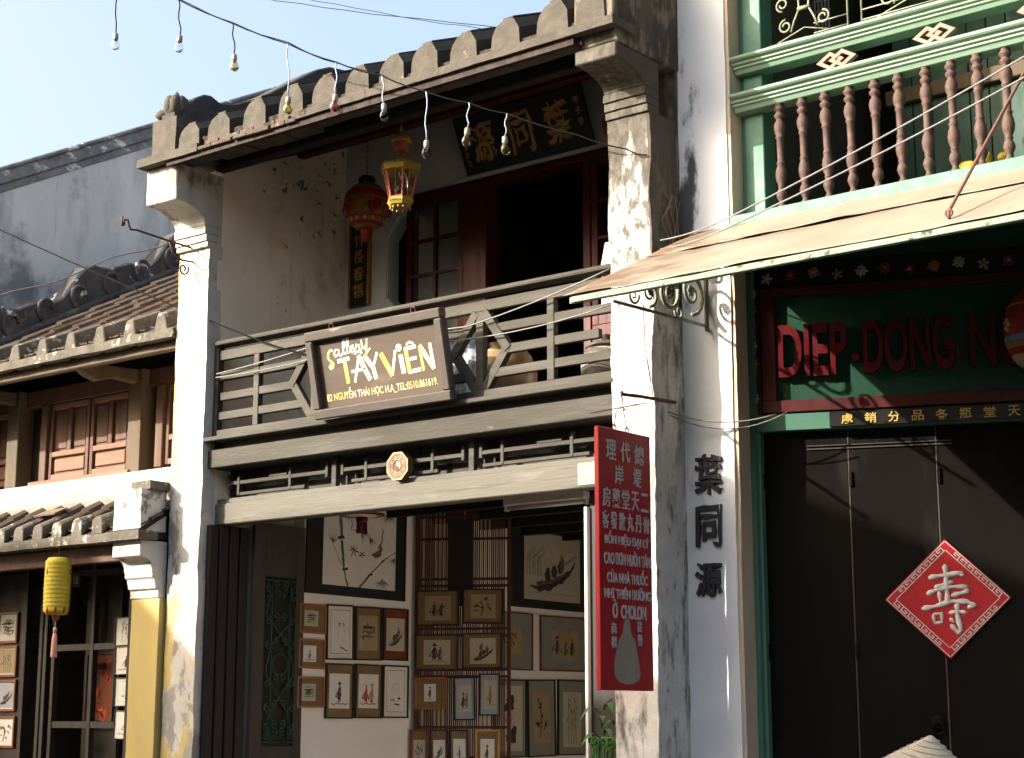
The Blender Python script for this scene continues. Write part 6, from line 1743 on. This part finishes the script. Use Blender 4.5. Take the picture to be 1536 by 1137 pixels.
for lab, s, z, w, h, fm_, mm, ins, pm, dr in (
    ('square picture of two walkers, upper left on the bamboo screen', 0.02, 2.385, 0.385, 0.315, m_fblk, m_mato, (0.075, 0.075, 0.05, 0.05), m_papert, d_figs(21, 2, ('k', 'k'))),
    ('square picture of a crowd by a house, upper right on the bamboo screen', 0.435, 2.40, 0.365, 0.31, m_fblk, m_mato, (0.07, 0.07, 0.05, 0.05), m_papert, d_tree(22)),
    ('square picture of two seated figures, left on the bamboo screen', 0.01, 1.995, 0.39, 0.315, m_fblk, m_mato, (0.075, 0.075, 0.05, 0.05), m_paper, d_figs(23, 2, ('k', 'b'))),
    ('square picture of a sailing boat, right on the bamboo screen', 0.435, 2.005, 0.36, 0.315, m_fblk, m_mato, (0.07, 0.06, 0.045, 0.045), m_paper, d_boat(24, False, True)),
    ('orange-framed picture with a small figure on the bamboo screen', 0.01, 1.655, 0.275, 0.28, m_forg, m_mato, (0.085, 0.085, 0.07, 0.06), m_paperw, d_figs(25, 1, ('k',))),
    ('narrow pale-mounted picture of riders on the bamboo screen', 0.365, 1.56, 0.19, 0.375, m_fblk, m_matb, (0.035, 0.035, 0.07, 0.07), m_paper, d_figs(26, 2, ('k', 'b'))),
    ('narrow pale-mounted picture of an ochre rider on the bamboo screen', 0.59, 1.60, 0.185, 0.365, m_fblk, m_matb, (0.035, 0.035, 0.06, 0.06), m_paper, d_figs(27, 1, ('o',))),
    ('first small brown-mounted picture in the lowest row of the screen', -0.03, 1.12, 0.165, 0.36, m_fred, m_mato, (0.03, 0.03, 0.09, 0.09), m_paper, d_tree(28)),
    ('second small picture with a faint boat in the lowest row', 0.155, 1.12, 0.16, 0.36, m_fblk, m_mato, (0.028, 0.028, 0.09, 0.09), m_paperw, d_boat(29, False)),
    ('third small picture with blue strokes in the lowest row', 0.33, 1.12, 0.17, 0.36, m_fblk, m_mato, (0.03, 0.03, 0.09, 0.08), m_paperw, d_figs(30, 1, ('u',))),
    ('gold-framed small picture at the right of the lowest row', 0.555, 1.11, 0.215, 0.37, m_fgold, m_mato, (0.045, 0.045, 0.09, 0.08), m_paperw, d_figs(31, 1, ('k',)))):
    painting(lab, SW2(s, z), w, h, fm_, 0.016 if fm_ is not m_fblk else 0.012, mm, ins, pm, dr, G2)
# fluorescent fitting on the shop ceiling
FT = thing('tube_light', 'unlit fluorescent tube fitting under the shop ceiling', 'light fitting', (1.95, 2.0, 3.26))
MB().box(-0.42, 0.42, -0.04, 0.04, 0.06, 0.12).build('housing', m_tubew, FT, bevel=0.006, world=False)
MB().tube([(-0.40, 0, 0.035), (0.40, 0, 0.035)], 0.016, 10).build('tube', m_tubew, FT, world=False, smooth=True)
for a in (-0.41, 0.41):
    MB().box(a - 0.012, a + 0.012, -0.02, 0.02, 0.015, 0.062).build('end_cap', m_tubew, FT, world=False)
for a in (-0.3, 0.3):
    MB().tube([(a, 0, 0.11), (a, 0, 0.19)], 0.004, 5).build('hanger', m_rust, FT, world=False)
# low shop pictures
for k, (z, dr, lab) in enumerate(((2.265, d_land(40), 'red-framed misty picture, topmost at the left edge of the photo'), (1.955, d_stalks(41), 'red-framed yellow-green picture, second down at the left edge'),
                                  (1.64, d_boat(42, False), 'red-framed blue-grey picture, third down at the left edge'), (1.31, d_tree(43), 'red-framed picture with orange trees, lowest at the left edge'))):
    painting(lab, T((-3.46 + 0.012 * k, 0.60, z)), 0.30, 0.285, m_fred, 0.02, m_paperw, (0.03, 0.03, 0.03, 0.03), (m_paperw, m_papert, m_matb, m_paperw)[k], dr, G4)
MB().box(-3.55, -3.05, 0.601, 0.63, 0.08, 2.9).build('picture_board', m_darkwood, LH)
for k, (z, dr, lab) in enumerate(((2.20, d_stalks(44), 'white picture, topmost beside the yellow pillar'), (1.95, d_figs(45, 1), 'white picture, second down beside the yellow pillar'),
                                  (1.68, d_outline(46), 'white picture, third down beside the yellow pillar'), (1.40, d_figs(47, 1, ('k',)), 'white picture, lowest beside the yellow pillar'))):
    painting(lab, T((-1.70 + 0.012 * k, 0.575, z)), 0.30, 0.245, m_fblk, 0.006, m_paperw, (0.02, 0.02, 0.02, 0.02), m_paperw, dr, G4)
painting('tall red abstract picture behind the glazed partition', T((-2.50, 0.90, 1.48)), 0.40, 0.68, m_fblk, 0.015, m_matr, (0.02, 0.02, 0.02, 0.02), m_matr, d_red(48), G4)
MB().box(-2.55, -2.05, 0.901, 0.93, 0.08, 2.9).build('picture_board', m_darkwood, LH)
NP2 = thing('door_number', 'small dark number plate beside the yellow lantern', 'plate', (-2.30, 0.575, 2.74))
MB().box(-0.06, 0.06, -0.006, 0.006, 0.0, 0.12).build('plate', m_leaf, NP2, bevel=0.002, world=False)
text('18', 'number', m_fl1, NP2, W[NP2] @ T((0, -0.006, 0.06)), 0.06, 0.07, 0.001, 0.01)

# ================================================================== passer-by under a conical hat
PR = thing('person', 'person in a pale conical straw hat passing in the lower right corner', 'person', M=T((7.075, -2.0, -0.12)) @ RZ(0.6))
sk = [((0, 0, 0.80), 0.13), ((0, 0, 0.98), 0.13), ((0, 0, 1.16), 0.15), ((0, 0, 1.28), 0.12), ((0, -0.01, 1.35), 0.05), ((0, -0.02, 1.42), 0.075), ((0, -0.02, 1.50), 0.085),
      ((0.16, 0, 1.26), 0.055), ((0.22, 0.02, 1.02), 0.042), ((0.22, -0.08, 0.80), 0.032), ((0.22, -0.12, 0.72), 0.034), ((-0.16, 0, 1.26), 0.055), ((-0.22, 0.02, 1.02), 0.042), ((-0.22, -0.06, 0.80), 0.032), ((-0.22, -0.10, 0.72), 0.034),
      ((0.08, 0, 0.74), 0.09), ((0.09, -0.06, 0.42), 0.06), ((0.09, 0.02, 0.08), 0.045), ((0.09, -0.12, 0.04), 0.04), ((-0.08, 0, 0.74), 0.09), ((-0.09, 0.06, 0.42), 0.06), ((-0.09, 0.20, 0.10), 0.045), ((-0.09, 0.07, 0.04), 0.04)]
ed = [(0, 1), (1, 2), (2, 3), (3, 4), (4, 5), (5, 6), (3, 7), (7, 8), (8, 9), (9, 10), (3, 11), (11, 12), (12, 13), (13, 14), (0, 15), (15, 16), (16, 17), (17, 18), (0, 19), (19, 20), (20, 21), (21, 22)]
me = bpy.data.meshes.new('body')
me.from_pydata([s[0] for s in sk], ed, [])
me.materials.append(m_shirt)
bd = bpy.data.objects.new('body', me)
COL.objects.link(bd)
bd.parent = PR
W[bd] = W[PR]
sm = bd.modifiers.new('skin', 'SKIN')
for v, s in zip(me.skin_vertices[0].data, sk):
    v.radius = (s[1], s[1])
me.skin_vertices[0].data[0].use_root = True
bd.modifiers.new('sub', 'SUBSURF').render_levels = 2
htM = Matrix.Rotation(radians(11), 4, 'X') @ Matrix.Rotation(radians(8), 4, 'Y')
hp = [(0.245, 0.0), (0.25, 0.004)] + [(0.245 * (1 - i / 10) ** 0.93 + 0.006 * (1 - i / 10), 0.004 + 0.185 * i / 10) for i in range(1, 10)] + [(0.012, 0.186), (0.004, 0.189)]
MB().lathe(hp, (0, 0, 0), 32, None, htM).build('conical_hat', m_straw, PR, world=False, smooth=True)
bpy.data.objects[[o.name for o in PR.children if o.name.startswith('conical_hat')][0]].location = (0, 0, 1.452)
bands_ = MB()
for i in range(1, 9):
    r = 0.245 * (1 - i / 9) ** 0.93 + 0.008
    z = 0.004 + 0.185 * i / 9
    bands_.tube([htM @ Vector((r * cos(t * 2 * pi / 28), r * sin(t * 2 * pi / 28), z)) for t in range(29)], 0.0016, 4)
hb_ = bands_.build('hat_hoops', m_straw, PR, world=False)
hb_.location = (0, 0, 1.452)

# ================================================================== houses across the street (unseen, behind the camera; added to shade the lower right and the low shop)
KX, KZ = -0.7954 , 0.58
OA = thing('opposite_shade_house', 'unseen ochre house added across the street, sloping parapet shaped for its shadow', 'house', (0, -13, 0))
MB().prism([(-3.95, -0.1), (-3.95, 9.45), (1.5, 7.6), (9.5, 7.2), (9.5, -0.1)], 'y', -17.0, -10.5).build('wall', m_opp, OA)  # outline shaped so its shadow edge slants across the black doors
MB().prism([(-3.99, 9.46), (1.5, 7.61), (9.6, 7.21), (9.6, 7.27), (1.5, 7.67), (-3.99, 9.52)], 'y', -17.1, -10.42).build('roof', m_tile, OA)
OB = thing('opposite_low_shade_house', 'unseen lower ochre house added across the street to shade the column foot', 'house', (-5.5, -13, 0))
MB().box(-7.0, -3.96, -17, -10.5, -0.1, 7.85).build('wall', m_opp, OB)  # height set so its shadow covers the foot of the right column
MB().box(-7.1, -3.99, -17.05, -10.45, 7.86, 7.95).build('roof', m_tile, OB)
OE = thing('opposite_tall_shade_house', 'unseen ochre house added across the street to shade the low shop', 'house', (-11, -13, 0))
MB().box(-13.5, -9.4, -17, -10.5, -0.1, 8.85).build('wall', m_opp, OE)  # unseen block added so its shadow darkens the low shop
MB().box(-13.6, -9.39, -17.05, -10.49, 8.86, 8.93).build('roof', m_tile, OE)
OC = thing('opposite_shed', 'ochre single-storey house across the street at the far left', 'house', (-11, -13, 0))
MB().box(-9.38, -7.01, -17, -10.5, -0.1, 4.0).build('wall', m_opp, OC)
MB().box(-9.38, -7.12, -17.05, -10.45, 4.01, 4.1).build('roof', m_tile, OC)
for o_, xs in ((OA, (-2.4, 0.6, 3.6, 6.6)), (OB, (-5.5,)), (OC, (-8.2,)), (OE, (-10.6, -12.3))):
    for x in xs:
        for z0, z1 in ((0.0, 2.4),) + (((3.6, 5.4),) if o_ is not OC else ()):
            MB().box(x - 0.6, x + 0.6, -10.499, -10.46, z0, z1).build('shutter', m_shutter, o_, bevel=0.01)
